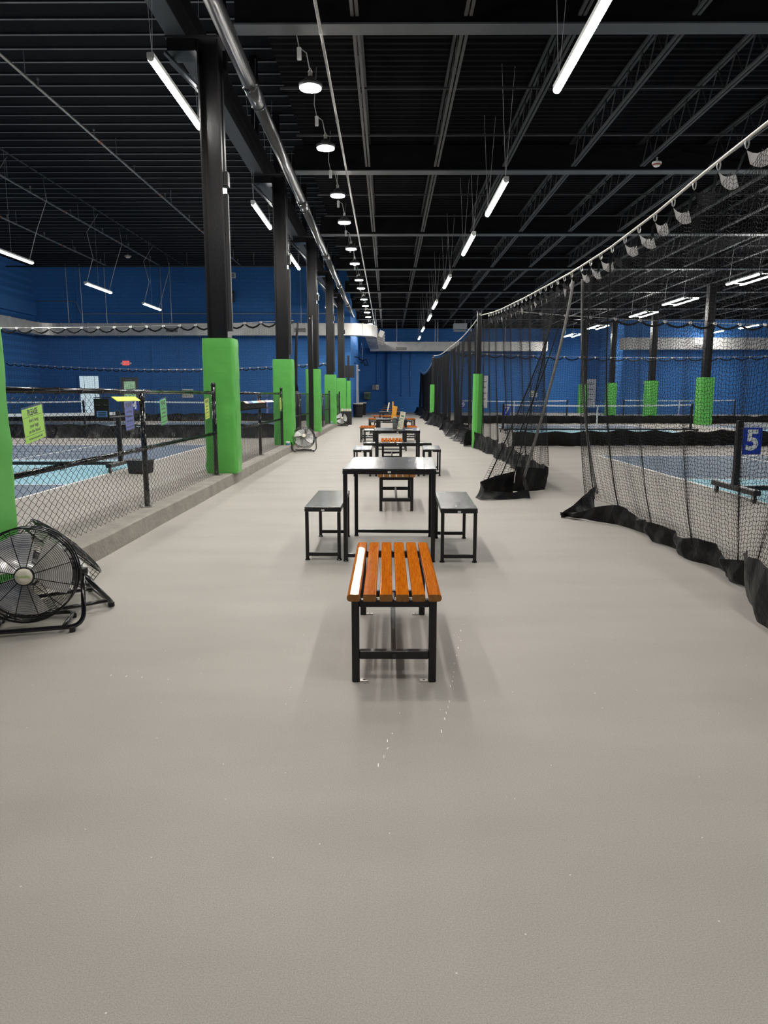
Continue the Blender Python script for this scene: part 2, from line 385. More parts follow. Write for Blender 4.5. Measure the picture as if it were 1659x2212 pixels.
# horizontal paint joint and pipes running up the far wall
MB().box(X_RET, 16.4, Y_BACK - 0.012, Y_BACK, 3.72, 3.76).build('wall_joint', M['blue_trim'], wall_back)
for x, r, z0, z1 in ((0.0, 0.16, 0, 5.0), (-0.88, 0.03, 2.2, 4.7), (1.05, 0.03, 1.4, 4.7), (1.75, 0.03, 1.2, 4.7)):
    MB().cyl((x + 0.0, Y_BACK - r, z0), (x, Y_BACK - r, z1), r, 12).build('wall_conduit', M['blue_trim'], wall_back, True)
MB().lathe([(0.0, -0.06), (0.09, -0.06), (0.12, 0)], (1.05, Y_BACK - .03, 1.36), 14, 'y').build('junction_cap', M['blue_trim'], wall_back, True)
# left hall far wall: roll-up grille, conduits, ledge on the side wall
for z in np.linspace(1.0, 4.1, 8): MB().box(-13.9, -9.2, Y_LWALL - 0.05, Y_LWALL, z, z + 0.05).build('grille_bar', M['blue_trim'], wall_left_back)
for x in (-13.95, -12.3, -10.8, -9.2): MB().box(x, x + 0.07, Y_LWALL - 0.07, Y_LWALL, 0.0, 4.2).build('grille_post', M['blue_trim'], wall_left_back)
MB().tube(bend([(-20.6, Y_LWALL - .06, 6.75), (-18.2, Y_LWALL - .06, 6.75), (-18.0, Y_LWALL - .06, 6.05), (-3.0, Y_LWALL - .06, 6.05)], 0.15), 0.025, 6).build('wall_conduit', M['rod'], wall_left_back, True)
for x in (-18.2, -9.5, -6.6): MB().box(x, x + 0.04, Y_LWALL - 0.02, Y_LWALL, 0, Z_HI).build('wall_joint', M['blue_trim'], wall_left_back)
MB().box(XL, XL + 0.25, 8, Y_LWALL - .3, 5.9, 6.6).build('wall_ledge', M['blue_trim'], wall_left)

# ------------------------------------------------------------------ roof: decks, girders, joists
ceiling = thing('ceiling', None, None, (0, 0, 0)); tag(ceiling, kind='structure')
# high left deck: long-span panels, each with a folded rib
pw = 0.612
prof = [(0, 0), (pw - 0.10, 0), (pw - 0.085, -0.03), (pw - 0.035, -0.03), (pw - 0.02, 0), (pw, 0), (pw, 0.04), (0, 0.04)]
deck_me = MB().prism(prof, 'x', XL, XF).mesh('deck_panel', M['black_ceiling'])
rib_me = MB().box(XL, XF, pw - 0.086, pw - 0.034, -0.036, -0.0295).mesh('rib_edge', M['rib'])
ny = int((Y_LWALL + 0.3 - YB0) / pw) + 1
for i in range(ny):
    d = link('deck_panel', deck_me, ceiling, (0, YB0 + i * pw, Z_HI))
    link('rib_edge', rib_me, d)
# upstand between the two decks
MB().box(XF, XF + 0.1, YB0, Y_LWALL + 0.3, Z_LO + 0.03, Z_HI + 0.05).build('deck_upstand', M['black_ceiling'], ceiling)
# low right deck: corrugated sheets, one per bay
GY = [-8.7, -2.1, 4.3, 10.73, 17.12, 23.5, 29.75, 36.2, 43.0, 48.9, 55.4, 57.2]
def corr(y0, y1):
    p = 0.2; n = int(round((y1 - y0) / p)); p = (y1 - y0) / n; b = MB(); pts = []
    for i in range(n):
        y = y0 + i * p
        pts += [(y, 0), (y + p * 0.5, 0), (y + p * 0.62, -0.045), (y + p * 0.88, -0.045)]
    pts.append((y1, 0))
    v = [(x, y, Z_LO + z) for x in (XF, XR + 0.2) for (y, z) in pts]; n = len(pts)
    return b.add(v, [(i, i + 1, n + i + 1, n + i) for i in range(n - 1)])
for a, b in zip(GY[:-1], GY[1:]): corr(a, b).build('deck_sheet', M['black_ceiling'], ceiling)
MB().box(X_RET, XF, Y_LWALL + .3, Y_BACK + .3, Z_LO, Z_LO + .05).build('deck_sheet', M['black_ceiling'], ceiling)
def colx(y): return -2.54 + 0.0075 * (y - 10.9)
# transverse girders on the column lines
gb = MB().box(-0.006, XR + 2.1, -0.008, 0.008, 0.02, 0.52)
web_me = gb.mesh('girder_web', M['black_ceiling'])
fl_me = MB().box(0, XR + 2.1, -0.15, 0.15, 0.0, 0.022).mesh('bottom_flange', M['grey_flange'])
tf_me = MB().box(0, XR + 2.1, -0.15, 0.15, 0.52, 0.54).mesh('top_flange', M['black_ceiling'])
for y in GY[1:-1]:
    g = link('roof_girder', web_me, ceiling, (-2.1, y, Z_FL)); link('bottom_flange', fl_me, g); link('top_flange', tf_me, g)
# open-web joists between the girders
def joist_meshes(L):
    d = 0.50
    bc = MB().box(-0.055, -0.012, 0.25, L - 0.25, 0.0, 0.035).box(0.012, 0.055, 0.25, L - 0.25, 0.0, 0.035).mesh('bottom_chord', M['black_beam'])
    tcm = MB().box(-0.06, -0.012, 0, L, d, d + 0.04).box(0.012, 0.06, 0, L, d, d + 0.04).mesh('top_chord', M['black_beam'])
    n = 9; st = (L - 0.5) / n; pts = []
    for i in range(n):
        pts += [(0, 0.25 + i * st, 0.02), (0, 0.25 + (i + 0.5) * st, d + 0.01)]
    pts.append((0, L - 0.25, 0.02))
    return bc, tcm, MB().tube(pts, 0.011, 5).mesh('web_bars', M['black_beam'])
for a, b in zip(GY[1:-2], GY[2:-1]):
    bc, tcm, wb = joist_meshes(b - a)
    xs = np.arange(-0.45, 26.0, 1.52)
    for k, x in enumerate(xs):
        j = link('bar_joist', tcm, ceiling, (x, a, Z_LO - 0.60)); link('bottom_chord', bc, j); link('web_bars', wb, j)
    for fr in (0.33, 0.67):
        y = a + (b - a) * fr
        MB().box(-1.8, 26, y - 0.014, y + 0.014, 6.37, 6.40).build('bridging_bar', M['black_beam'], ceiling)
# longitudinal girder carrying the high deck, just left of the columns
gx = -2.97
MB().box(gx - 0.13, gx + 0.13, YB0, Y_LWALL, Z_FL, Z_FL + 0.025).build('long_girder_flange', M['grey_flange'], ceiling)
MB().box(gx - 0.012, gx + 0.012, YB0, Y_LWALL, Z_FL + 0.025, Z_FL + 0.60).build('long_girder_web', M['black_ceiling'], ceiling)
MB().box(gx - 0.13, gx + 0.13, YB0, Y_LWALL, Z_FL + 0.60, Z_FL + 0.625).build('long_girder_flange', M['black_ceiling'], ceiling)
for y in np.arange(1.1, 43, 3.2): MB().box(gx - 0.08, gx + 0.08, y - 0.08, y + 0.08, Z_FL + 0.62, Z_HI - 0.02).build('deck_strut', M['black_ceiling'], ceiling)

# ------------------------------------------------------------------ concrete curb under the fence
def curb_face(y): return colx(y) + 0.17
P = []
for y in np.linspace(-6, 35.6, 60):
    f_ = curb_face(y) + 0.004 * math.sin(y * 2.3); jit = 0.004 * math.sin(y * 5.1)
    P.append([(f_ - 0.62, y, 0), (f_ - 0.62, y, 0.165), (f_ - 0.012, y, 0.17 + jit * .5), (f_, y, 0.155 + jit), (f_ + 0.012, y, 0)])
b = MB().grid(P); b.add([P[-1][k] for k in range(5)], [(0, 1, 2, 3, 4)]); b.add([P[0][k] for k in range(5)], [(4, 3, 2, 1, 0)])
curb = b.build('trim_1', M['concrete']); tag(curb, 'low concrete curb carrying the chain link fence', None, kind='structure')

# ================================================================== COLUMNS
def rounded_pad(w, d, h, seed=0, wr=0.006):
    """padded vinyl sleeve with soft corners and wrinkles, hollow-looking top rim"""
    rs = np.random.default_rng(seed); n = 40; rows = 30; r = 0.055; P = []
    ring = []
    for c, (sx, sy) in enumerate(((1, 1), (-1, 1), (-1, -1), (1, -1))):
        for k in range(10):
            a = math.pi / 2 * (c + k / 9.0)
            ring.append((sx * (w / 2 - r) + r * math.cos(a), sy * (d / 2 - r) + r * math.sin(a)))
    ring = np.array(ring); ph = rs.uniform(0, 6.28, 6)
    for i in range(rows + 1):
        v = i / rows; z = h * v; amp = wr * (0.35 + 1.1 * math.exp(-((v - 0.05) / 0.12) ** 2) + 0.8 * math.exp(-((v - 0.42) / 0.1) ** 2))
        t = np.arange(n) / n * 2 * math.pi
        w_ = amp * (np.sin(t * 3 + ph[0] + v * 22) * 0.7 + np.sin(t * 5 + ph[1] - v * 31) * 0.5 + np.sin(v * 60 + ph[2] + t) * 0.35)
        sc = 1 + (w_ / (w / 2))
        if i == 0: sc = sc * 0.97
        if i == rows: sc = sc * 0.975
        P.append(np.c_[ring * sc[:, None], np.full(n, z)])
    P = np.array(P); P = np.concatenate([P, P[:, :1]], 1)
    b = MB(); b.grid(P)
    b.add(P[-1, :-1] + np.array([0, 0, 0.004]), [tuple(range(n))]); return b
def h_shaft(z0, z1, w=0.30, d=0.30, tf=0.022, tw=0.016):
    b = MB()
    b.box(-w / 2, -w / 2 + tf, -d / 2, d / 2, z0, z1).box(w / 2 - tf, w / 2, -d / 2, d / 2, z0, z1).box(-w / 2 + tf, w / 2 - tf, -tw / 2, tw / 2, z0, z1)
    return b
col_names = ['nearest green padded steel column at the left edge above the floor fans', 'black steel column with tall green pad where the near fence span ends', 'green padded steel column beside the second fence span, second clear of the frame edge', 'green padded steel column just behind the slim black net post', 'green padded steel column behind the distant floor fan with boxes', 'farthest thick green padded steel column on the left, before the thin padded post']
CY = [4.27, 11.05, 17.35, 23.75, 30.15, 36.4]
for i, y in enumerate(CY):
    t = thing('steel_column', col_names[i], 'column', (colx(y), y, 0.0), 0, 'padded columns along the fence')
    h_shaft(0.16, Z_FL - 0.02).build('shaft', M['column'], t)
    pad = rounded_pad(0.48, 0.42, 2.02, i).build('pad', M['green'], t, True, (0, 0, 0.165)); tag(pad, 'bright green vinyl pad')
    MB().box(0.235, 0.243, -0.155, -0.145, 0.2, 2.15).build('pad_seam', M['green'], t)
    MB().box(-0.58, 0.18, -0.2, 0.2, Z_FL - 0.03, Z_FL - 0.001).build('cap_plate', M['black_beam'], t)
    MB().box(-0.56, -0.16, -0.17, 0.17, Z_FL - 0.19, Z_FL - 0.03).build('bracket', M['column'], t)
    for yy in (-0.14, 0.14):
        MB().tube([(-0.60, yy, Z_FL - 0.20), (-0.16, yy, Z_FL - 0.64)], 0.03, 4).build('knee_brace', M['grey_flange'], t)
    # conduit strip fixed to the right flange
    cs = MB().box(0.15, 0.20, -0.05, 0.02, 2.3, 4.25).build('conduit', M['black_beam'], t)
    MB().bbox(0.15, 0.215, -0.08, 0.05, 4.35, 4.55).build('junction_box', M['black_steel'], t)
    MB().box(0.15, 0.17, -0.045, -0.005, 4.55, 5.9).build('conduit', M['column'], t)

# slim padded post past the fence, with the two black panels
t = thing('padded_post', 'thin dark post with short green pad and black panels beside the litter bins', 'post', (-2.30, 42.2, 0))
MB().box(-0.06, 0.06, -0.06, 0.06, 0, 3.6).build('shaft', M['column'], t)
rounded_pad(0.26, 0.26, 2.0, 21).build('pad', M['green'], t, True, (0, 0, 0.17))
MB().box(-0.34, -0.07, -0.05, 0.05, 2.35, 3.05).build('panel', M['black_steel'], t)
MB().box(0.07, 0.34, -0.05, 0.05, 2.35, 3.05).build('panel', M['black_steel'], t)
# right-hand hall columns and the net poles
rc = ['nearest green padded column seen through the right-hand net', 'second green padded column seen through the right-hand net', 'third green padded column seen through the right-hand net', 'farthest green padded column by the edge of the netting gap']
for i, (x, y) in enumerate(((14.55, 33.3), (14.95, 41.2), (15.0, 48.7), (14.8, 55.0))):
    t = thing('steel_column', rc[i], 'column', (x, y, 0), 0, 'padded columns in the right hall')
    h_shaft(0, Z_FL, 0.32, 0.32).build('shaft', M['column'], t)
    rounded_pad(0.62, 0.62, 2.15, 30 + i, 0.008).build('pad', M['green'], t, True)
def net_pole(x, y, h, label, pad=True, seed=0, w=0.11):
    t = thing('net_pole', label, 'pole', (x, y, 0))
    MB().bbox(-w / 2, w / 2, -w / 2, w / 2, 0, h, 0.01).build('shaft', M['column'], t)
    MB().box(-w / 2 - .01, w / 2 + .01, -w / 2 - .01, w / 2 + .01, h, h + 0.015).build('cap', M['black_steel'], t)
    MB().tube([(0, -w / 2, h - 0.07), (0, -w / 2 - 0.05, h - 0.07)], 0.02, 8).build('eye_bolt', M['clip'], t)
    if pad:
        rounded_pad(0.25, 0.25, 1.88, seed, 0.006).build('pad', M['green'], t, True)
        MB().box(-0.03, 0.03, -0.132, -0.124, 0.05, 1.85).build('pad_lacing', M['green'], t)
    return t
net_pole(2.30, 18.5, 3.42, 'black net pole with laced green pad beside the corridor', True, 41)
net_pole(2.27, 36.8, 3.30, 'far green padded net pole half hidden by black netting', True, 42)
net_pole(-2.20, 20.7, 3.55, 'bare slim black post standing by the curb near the fan', False, 43, 0.13)

# ================================================================== PIPES OVERHEAD
t = thing('overhead_pipe', 'fat black pipe running along the column tops', 'pipe', (-2.05, 0, 5.9))
ys = [-8, 4.6, 11.35, 17.75, 24.2, 30.6, 36.9, 42.9]
for a, b_ in zip(ys[:-1], ys[1:]):
    MB().cyl((0.0 * a, a, 0), (0.0 * b_, b_, 0), 0.105, 20).build('pipe_length', M['pipe'], t, True)
for y in ys[1:-1]:
    MB().cyl((0.0 * y, y + 0.04, 0), (0.0 * y, y + 0.75, 0), 0.118, 20).build('coupling', M['pipe'], t, True)
    for yy in (y + 0.02, y + 0.74): MB().cyl((0.0 * y, yy, 0), (0.0 * y, yy + 0.045, 0), 0.128, 20).build('coupling_ring', M['black_gloss'], t, True)
t = thing('conduit_run', 'thin steel conduit running beside the round ceiling lamps', 'conduit', (-0.88, 0, 6.02))
MB().cyl((0, -8, 0), (0, 50, 0), 0.022, 8).build('tube', M['steel'], t, True)
for y in np.arange(1, 50, 3.05): MB().cyl((0, y, 0), (0, y + .06, 0), 0.03, 8).build('coupling', M['steel'], t, True)
for i, (x, z, nm) in enumerate(((-7.9, 8.2, 'sprinkler pipe nearest the columns under the left roof'), (-11.0, 8.25, 'sprinkler pipe with pale cable loops under the left roof'), (-12.15, 8.15, 'sprinkler pipe with a run of short upright heads under the left roof'), (-15.1, 8.2, 'sprinkler pipe farthest left under the left roof'))):
    t = thing('sprinkler_pipe', nm, 'pipe', (x, 0, z), 0, 'sprinkler pipes under the left roof')
    MB().cyl((0, 2, 0), (0, 40, 0), 0.034 if i != 1 else 0.022, 8).build('tube', M['black_beam'] if i == 1 else M['steel'], t, True)
    if i != 1:
        for y in np.arange(5 + i, 40, 3.1):
            MB().cyl((0, y, 0.03), (0, y, 0.16), 0.014, 6).cyl((0, y, 0.16), (0, y, 0.20), 0.03, 6).build('sprinkler_head', M['steel'], t)
        for y in np.arange(6.2 + i, 40, 5.3):
            MB().cyl((0, y, 0.03), (0, y, Z_HI - z), 0.008, 5).build('hanger_rod', M['rod'], t)
            MB().cyl((0, y - 1.3, 0), (0, y - 1.2, 0), 0.045, 8).build('coupling', M['rust'], t)
t = thing('sprinkler_main', 'cross pipe near the far end of the left roof', 'pipe', (-20, 38.8, 8.0))
MB().cyl((0, 0, 0), (17, 0, 0), 0.04, 8).build('tube', M['black_beam'], t, True)
for x in (5.2, 9.5, 13): MB().cyl((x, 0, 0), (x, 0, .7), 0.01, 5).build('hanger_rod', M['rod'], t)

# ================================================================== DUCTS
def duct(name, label, path, z0, z1, depth, seam=1.6):
    t = thing(name, label, 'duct', (path[0][0], path[0][1], z0))
    p = np.array(path, float) - np.array(path[0], float); n = len(p); h = z1 - z0
    tn = np.empty_like(p); tn[1:-1] = p[2:] - p[:-2]; tn[0] = p[1] - p[0]; tn[-1] = p[-1] - p[-2]; tn /= np.linalg.norm(tn, axis=1)[:, None]
    nr = np.c_[-tn[:, 1], tn[:, 0]]
    def ring(i, o=0.0):
        a = p[i] + nr[i] * (depth / 2 + o); b = p[i] - nr[i] * (depth / 2 + o)
        return [(a[0], a[1], -o), (b[0], b[1], -o), (b[0], b[1], h + o), (a[0], a[1], h + o)]
    P = np.array([ring(i) for i in range(n)]); P = np.concatenate([P, P[:, :1]], 1)
    MB().grid(P).build('duct_body', M['galv'], t)
    d = np.r_[0, np.cumsum(np.linalg.norm(np.diff(p, axis=0), axis=1))]
    for s in np.arange(0.4, d[-1], seam):
        i = min(np.searchsorted(d, s), n - 1); c = np.array([np.interp(s, d, p[:, 0]), np.interp(s, d, p[:, 1])])
        tt = tn[i]; nn = np.array([-tt[1], tt[0]]); q = MB()
        corners = []
        for e in (-0.018, 0.018):
            for (sg, zz) in ((1, -0.03), (-1, -0.03), (-1, h + 0.03), (1, h + 0.03)):
                w = c + tt * e + nn * sg * (depth / 2 + 0.03); corners.append((w[0], w[1], zz))
        q.add(corners, [(0, 1, 5, 4), (1, 2, 6, 5), (2, 3, 7, 6), (3, 0, 4, 7), (0, 3, 2, 1), (4, 5, 6, 7)]).build('duct_seam', M['galv'], t)
    return t, p, d
arc = lambda cx, cy, r, a0, a1, k=9: [(cx + r * math.cos(math.radians(a)), cy + r * math.sin(math.radians(a))) for a in np.linspace(a0, a1, k)]
dl, pth, dd = duct('air_duct', 'galvanised duct along the left hall wall curving around the corner', [(-20.0, 30), (-20.0, 38), (-20.0, 40.7)] + arc(-18.7, 40.7, 1.3, 180, 90) + [(-16, 42.0), (-12, 42.0), (-8, 42.0), (-2.3, 42.0)] + arc(-2.3, 43.3, 1.3, -90, 0) + [(-1.0, 46), (-1.0, 50), (-1.0, 53.9)], 4.72, 5.38, 0.66, 1.55)
db, _, _ = duct('air_duct', 'pale galvanised duct crossing the far blue wall of the corridor', [(-1.35, 55.2), (4, 55.2), (8, 55.2), (12, 55.2)], 4.62, 5.30, 0.66, 1.9)
dr, _, _ = duct('air_duct', 'pale duct on the right hall wall seen through netting', [(16.0, 50.2), (20, 50.2), (26, 50.2), (32, 50.2)], 4.43, 5.20, 0.8, 2.2)
def grille(parent, loc, w=0.75, h=0.28):
    g = MB().box(-w / 2, w / 2, -0.05, 0, -h / 2, h / 2).build('vent_frame', M['galv'], parent, False, loc)
    for k in range(4): MB().box(-w / 2 + 0.05, w / 2 - 0.05, -0.058, -0.05, -h / 2 + 0.03 + k * 0.06, -h / 2 + 0.065 + k * 0.06).build('vent_slot', M['black_steel'], g)
for x in (15.0, 7.7): grille(dl, (x, 11.67, 0.28))
grille(db, (2.35, -0.33, 0.22), 0.9, 0.36); grille(dr, (5.2, -0.4, 0.2), 0.9, 0.3)
for k in range(4):   # angled diffusers at the corner
    MB().box(0, 0.3, -0.2, 0.2, -0.2, 0.2, Matrix.Rotation(math.radians(25), 3, 'Y')).build('side_diffuser', M['galv'], dl, False, (19.45, 14.5 + k * 2.2, 0.35))
for x in (-18.4, -17.6, -16.2, -13.0, -12.3, -9.6, -8.9, -5.6, -5.0, -3.1):
    MB().cyl((0, 0, 0.66), (0, 0, Z_HI - 4.72), 0.022, 6).build('hanger_rod', M['rod'], dl, False, (x + 20, 12.0 - (0.3 if int(x * 10) % 2 else -0.25), 0))
for y in (46, 50): MB().cyl((0, 0, 0.66), (0, 0, Z_LO - 4.72), 0.025, 6).build('hanger_rod', M['rod'], dl, False, (19.2, y - 30, 0))
for x in (0.2, 2.0, 4.9, 5.1, 7.6, 7.9, 10.2): MB().cyl((x, 0.1, 0.68), (x, 0.1, Z_LO - 4.62), 0.035, 6).build('hanger_rod', M['rod'], db)

# ================================================================== LAMPS
def linear_proto(name, label, lens, L=2.4, w=0.095, h=0.085):
    t = thing(name, label, 'ceiling lamp')
    poly = [(-w / 2, h), (-w / 2, 0.03), (w / 2, 0.03), (w / 2, h), (w / 2 - .01, h + .01), (-w / 2 + .01, h + .01)]
    MB().prism(poly, 'y', -L / 2, L / 2).build('housing', M['lamp_body'], t)
    a = np.linspace(0, math.pi, 7)
    lp = [(-w / 2 * 0.98 * math.cos(k), 0.03 - 0.045 * math.sin(k)) for k in a]
    MB().prism(lp, 'y', -L / 2 + 0.012, L / 2 - 0.012).build('lens', lens, t)
    for s in (-1, 1): MB().prism(poly[:2] + lp[1:-1] + poly[2:], 'y', s * L / 2 - 0.012 if s > 0 else s * L / 2, s * L / 2 if s > 0 else s * L / 2 + 0.012).build('end_cap', M['lamp_body'], t)
    return t
def hang(t, ztop, z, L=2.4, spread=0.12, cord=True):
    for s in (-1, 1):
        y = s * (L / 2 - 0.08)
        for d in (-spread, spread): MB().cyl((0, y, 0.09), (d, y + d * .4, ztop - z), 0.0035, 4).build('hanging_wire', M['cable'], t)
RL = linear_proto('linear_lamp', 'x', M['lamp'])
RY = [(2.06, 8.25), (2.05, 14.35), (1.99, 18.55), (1.95, 24.5), (1.94, 30.5), (2.0, 35.4), (1.99, 41.6), (2.05, 47.7), (2.06, 2.1)]  # last lamp is unseen, added as fill for the near floor
rlab = ['hanging linear lamp cut by the top edge right of centre', 'hanging linear lamp between the first two ceiling girders, right row', 'third hanging linear lamp of the right row over the corridor', 'fourth hanging linear lamp of the right row over the corridor', 'fifth hanging linear lamp of the right row over the corridor', 'sixth hanging linear lamp of the right row, small with distance', 'seventh hanging linear lamp of the right row, near the far wall', 'farthest hanging linear lamp in front of the far duct', 'unseen linear lamp added above the photographer as fill', 'linear lamp of the right row behind the photographer']
def place(proto, first, label, loc, rz, group, ztop, L):
    t = proto if first else copy_tree(proto)
    t.location = loc; t.rotation_euler = (0, 0, rz); tag(t, label, 'ceiling lamp', group)
    return t
protos_R = [place(RL, i == 0, rlab[i], (x, y, 5.0), 0, 'linear lamps over the corridor', 0, 0) for i, (x, y) in enumerate(RY)]
for t in protos_R: hang(t, Z_LO - .05, 5.0)
llab = ['hanging linear lamp whose far end hides behind the nearest full column', 'hanging linear lamp between the first and second full columns', 'hanging linear lamp glimpsed between the second and third columns', 'sliver of a linear lamp beyond the third column', 'hidden far linear lamp of the column row', 'unseen linear lamp of the column row, above the frame', 'linear lamp of the column row behind the photographer']
LYs = [11.05, 18.0, 24.0, 30.6, 37.0, 4.8]  # last lamp is out of view, kept for its light
lts = [place(RL, False, llab[i], (-3.02, y, 5.55), 0, 'linear lamps beside the columns', 0, 0) for i, y in enumerate(LYs)]
for t in lts:
    for ch in list(t.children):
        if ch.name.startswith('hanging_wire'): bpy.data.objects.remove(ch)
    hang(t, Z_HI - 0.1, 5.55)
# left hall vapour-tight fittings
VT = linear_proto('strip_lamp', 'x', M['strip'], 2.5, 0.13, 0.08)
vlab = ['bright strip lamp cut by the left edge of the photo', 'strip lamp on two pale looping cables in the left hall', 'smallest and farthest strip lamp in the left hall', 'unseen strip lamp added in the left hall, nearer than the frame shows', 'unseen strip lamp added in the left hall beside the photographer', 'unseen strip lamp added in the left hall, far off to the left', 'unseen strip lamp added in the left hall, outermost row']
vloc = [(-11.4, 22.5, 5.5), (-11.45, 29.2, 5.5), (-11.3, 35.2, 5.5), (-11.4, 16.2, 5.5), (-11.4, 9.5, 5.5), (-17.5, 16, 5.5), (-17.5, 9, 5.5)]  # last four are unseen, added to light the left hall
for i, l in enumerate(vloc):
    t = place(VT, i == 0, vlab[i], l, 0, 'strip lamps of the left hall', 0, 0)
for i, o in enumerate([o for o in COL.objects if o.name.startswith('strip_lamp')]):
    for y in (-1.1, 1.1):
        MB().tube([(0, y, .09), (0.25, y + .1, 1.0), (0.45 * (1 if y > 0 else -.2), y + .5, 2.0), (.3, y + .7, 2.7)], 0.012, 5).build('hanging_cable', M['cable'], o, True)
    MB().cyl((0, 0, .09), (0, 0, 3.1), 0.004, 4).build('hanging_wire', M['cable'], o)
vr = [(12.95, 27.1), (12.9, 33.4), (13.1, 38.6), (12.78, 45.7), (12.78, 51.8), (22.3, 45.4), (22.0, 49.3), (12.95, 20.5), (12.95, 13.5), (12.95, 6.5), (22.3, 20), (22.3, 10), (22.3, 32)]  # last six are unseen, added to light the right hall
vrl = ['large bright strip lamp at the right edge seen through the net', 'strip lamp left of the large one through the net', 'third strip lamp of the row through the net', 'fourth strip lamp of the row through the net', 'fifth strip lamp of the row in the netting gap', 'strip lamp low at the right edge above the right-hand duct', 'farthest strip lamp just above the right-hand duct'] + ['unseen strip lamp added in the right hall, place %s' % ORD[k] for k in range(6)]
for i, (x, y) in enumerate(vr):
    t = place(VT, False, vrl[i], (x, y, 5.5), 0, 'strip lamps of the right hall', 0, 0)
    for ch in list(t.children):
        if ch.name.startswith('hanging_cable') or ch.name.startswith('hanging_wire'): bpy.data.objects.remove(ch)
    for yy in (-1.1, 1.1): MB().cyl((0, yy, .09), (0.1, yy, 1.41), 0.006, 4).build('hanging_wire', M['cable'], t)
    if i < 5:
        MB().box(0.52, 0.58, -1.3, 1.3, -.02, 0.02).build('side_tube', M['lamp'], t)
        MB().box(0.04, 0.6, 1.1, 1.15, 0.02, 0.05).box(0.04, 0.6, -1.15, -1.1, 0.02, 0.05).build('side_arm', M['lamp_body'], t)

# round high-bay lamps over the corridor
HB = thing('round_lamp', 'x', 'ceiling lamp')
MB().lathe([(0.150, 0.0), (0.165, 0.012), (0.165, 0.05), (0.11, 0.075), (0.07, 0.12), (0.03, 0.15)], (0, 0, 0), 28).build('housing', M['lamp_dark'], HB, True)
MB().lathe([(0.150, -0.012), (0.150, 0.004)], (0, 0, 0), 28).build('lens', M['highbay'], HB)
MB().cyl((0, 0, .15), (0, 0, .20), 0.03, 8).tube([(-.03, 0, .2), (0, 0, .26), (.03, 0, .2)], .008, 5).build('hook', M['steel'], HB)
MB().bbox(-0.18, -0.12, -0.02, 0.02, 0.36, 0.52).build('driver_box', M['white_plastic'], HB)
MB().tube([(0, 0, .2), (-.05, 0, .45), (-.15, 0, .52), (-.2, .1, .75), (-.15, .1, Z_LO - 5.6)], 0.008, 5).build('cord', M['cable'], HB, True)
HY = [10.82, 13.29, 16.3, 18.73, 21.99, 24.4, 27.74, 29.85, 33.24, 35.61, 38.34, 40.58, 44.48, 46.88, 49.7, 52.2]  # last two lamps are added to brighten the far wall
for i, y in enumerate(HY):
    t = HB if i == 0 else copy_tree(HB)
    t.location = (-1.09, y, 5.6)
    tag(t, 'round ceiling lamp with white driver box, nearest and largest of the row' if i == 0 else ('added round lamp past the row end, lighting the far wall' if i == len(HY) - 1 else 'round ceiling lamp, %s of the row counted from the nearest' % ORD[i]), None, 'round lamps along the corridor')
for i, y in enumerate((7.8, 5.3, 0.9)):  # unseen lamps; the last is added to brighten the near floor
    t = copy_tree(HB); t.location = (-1.09, y, 5.6); tag(t, 'round ceiling lamp out of view above, %s of the overhead run' % ORD[i], None, 'round lamps along the corridor')

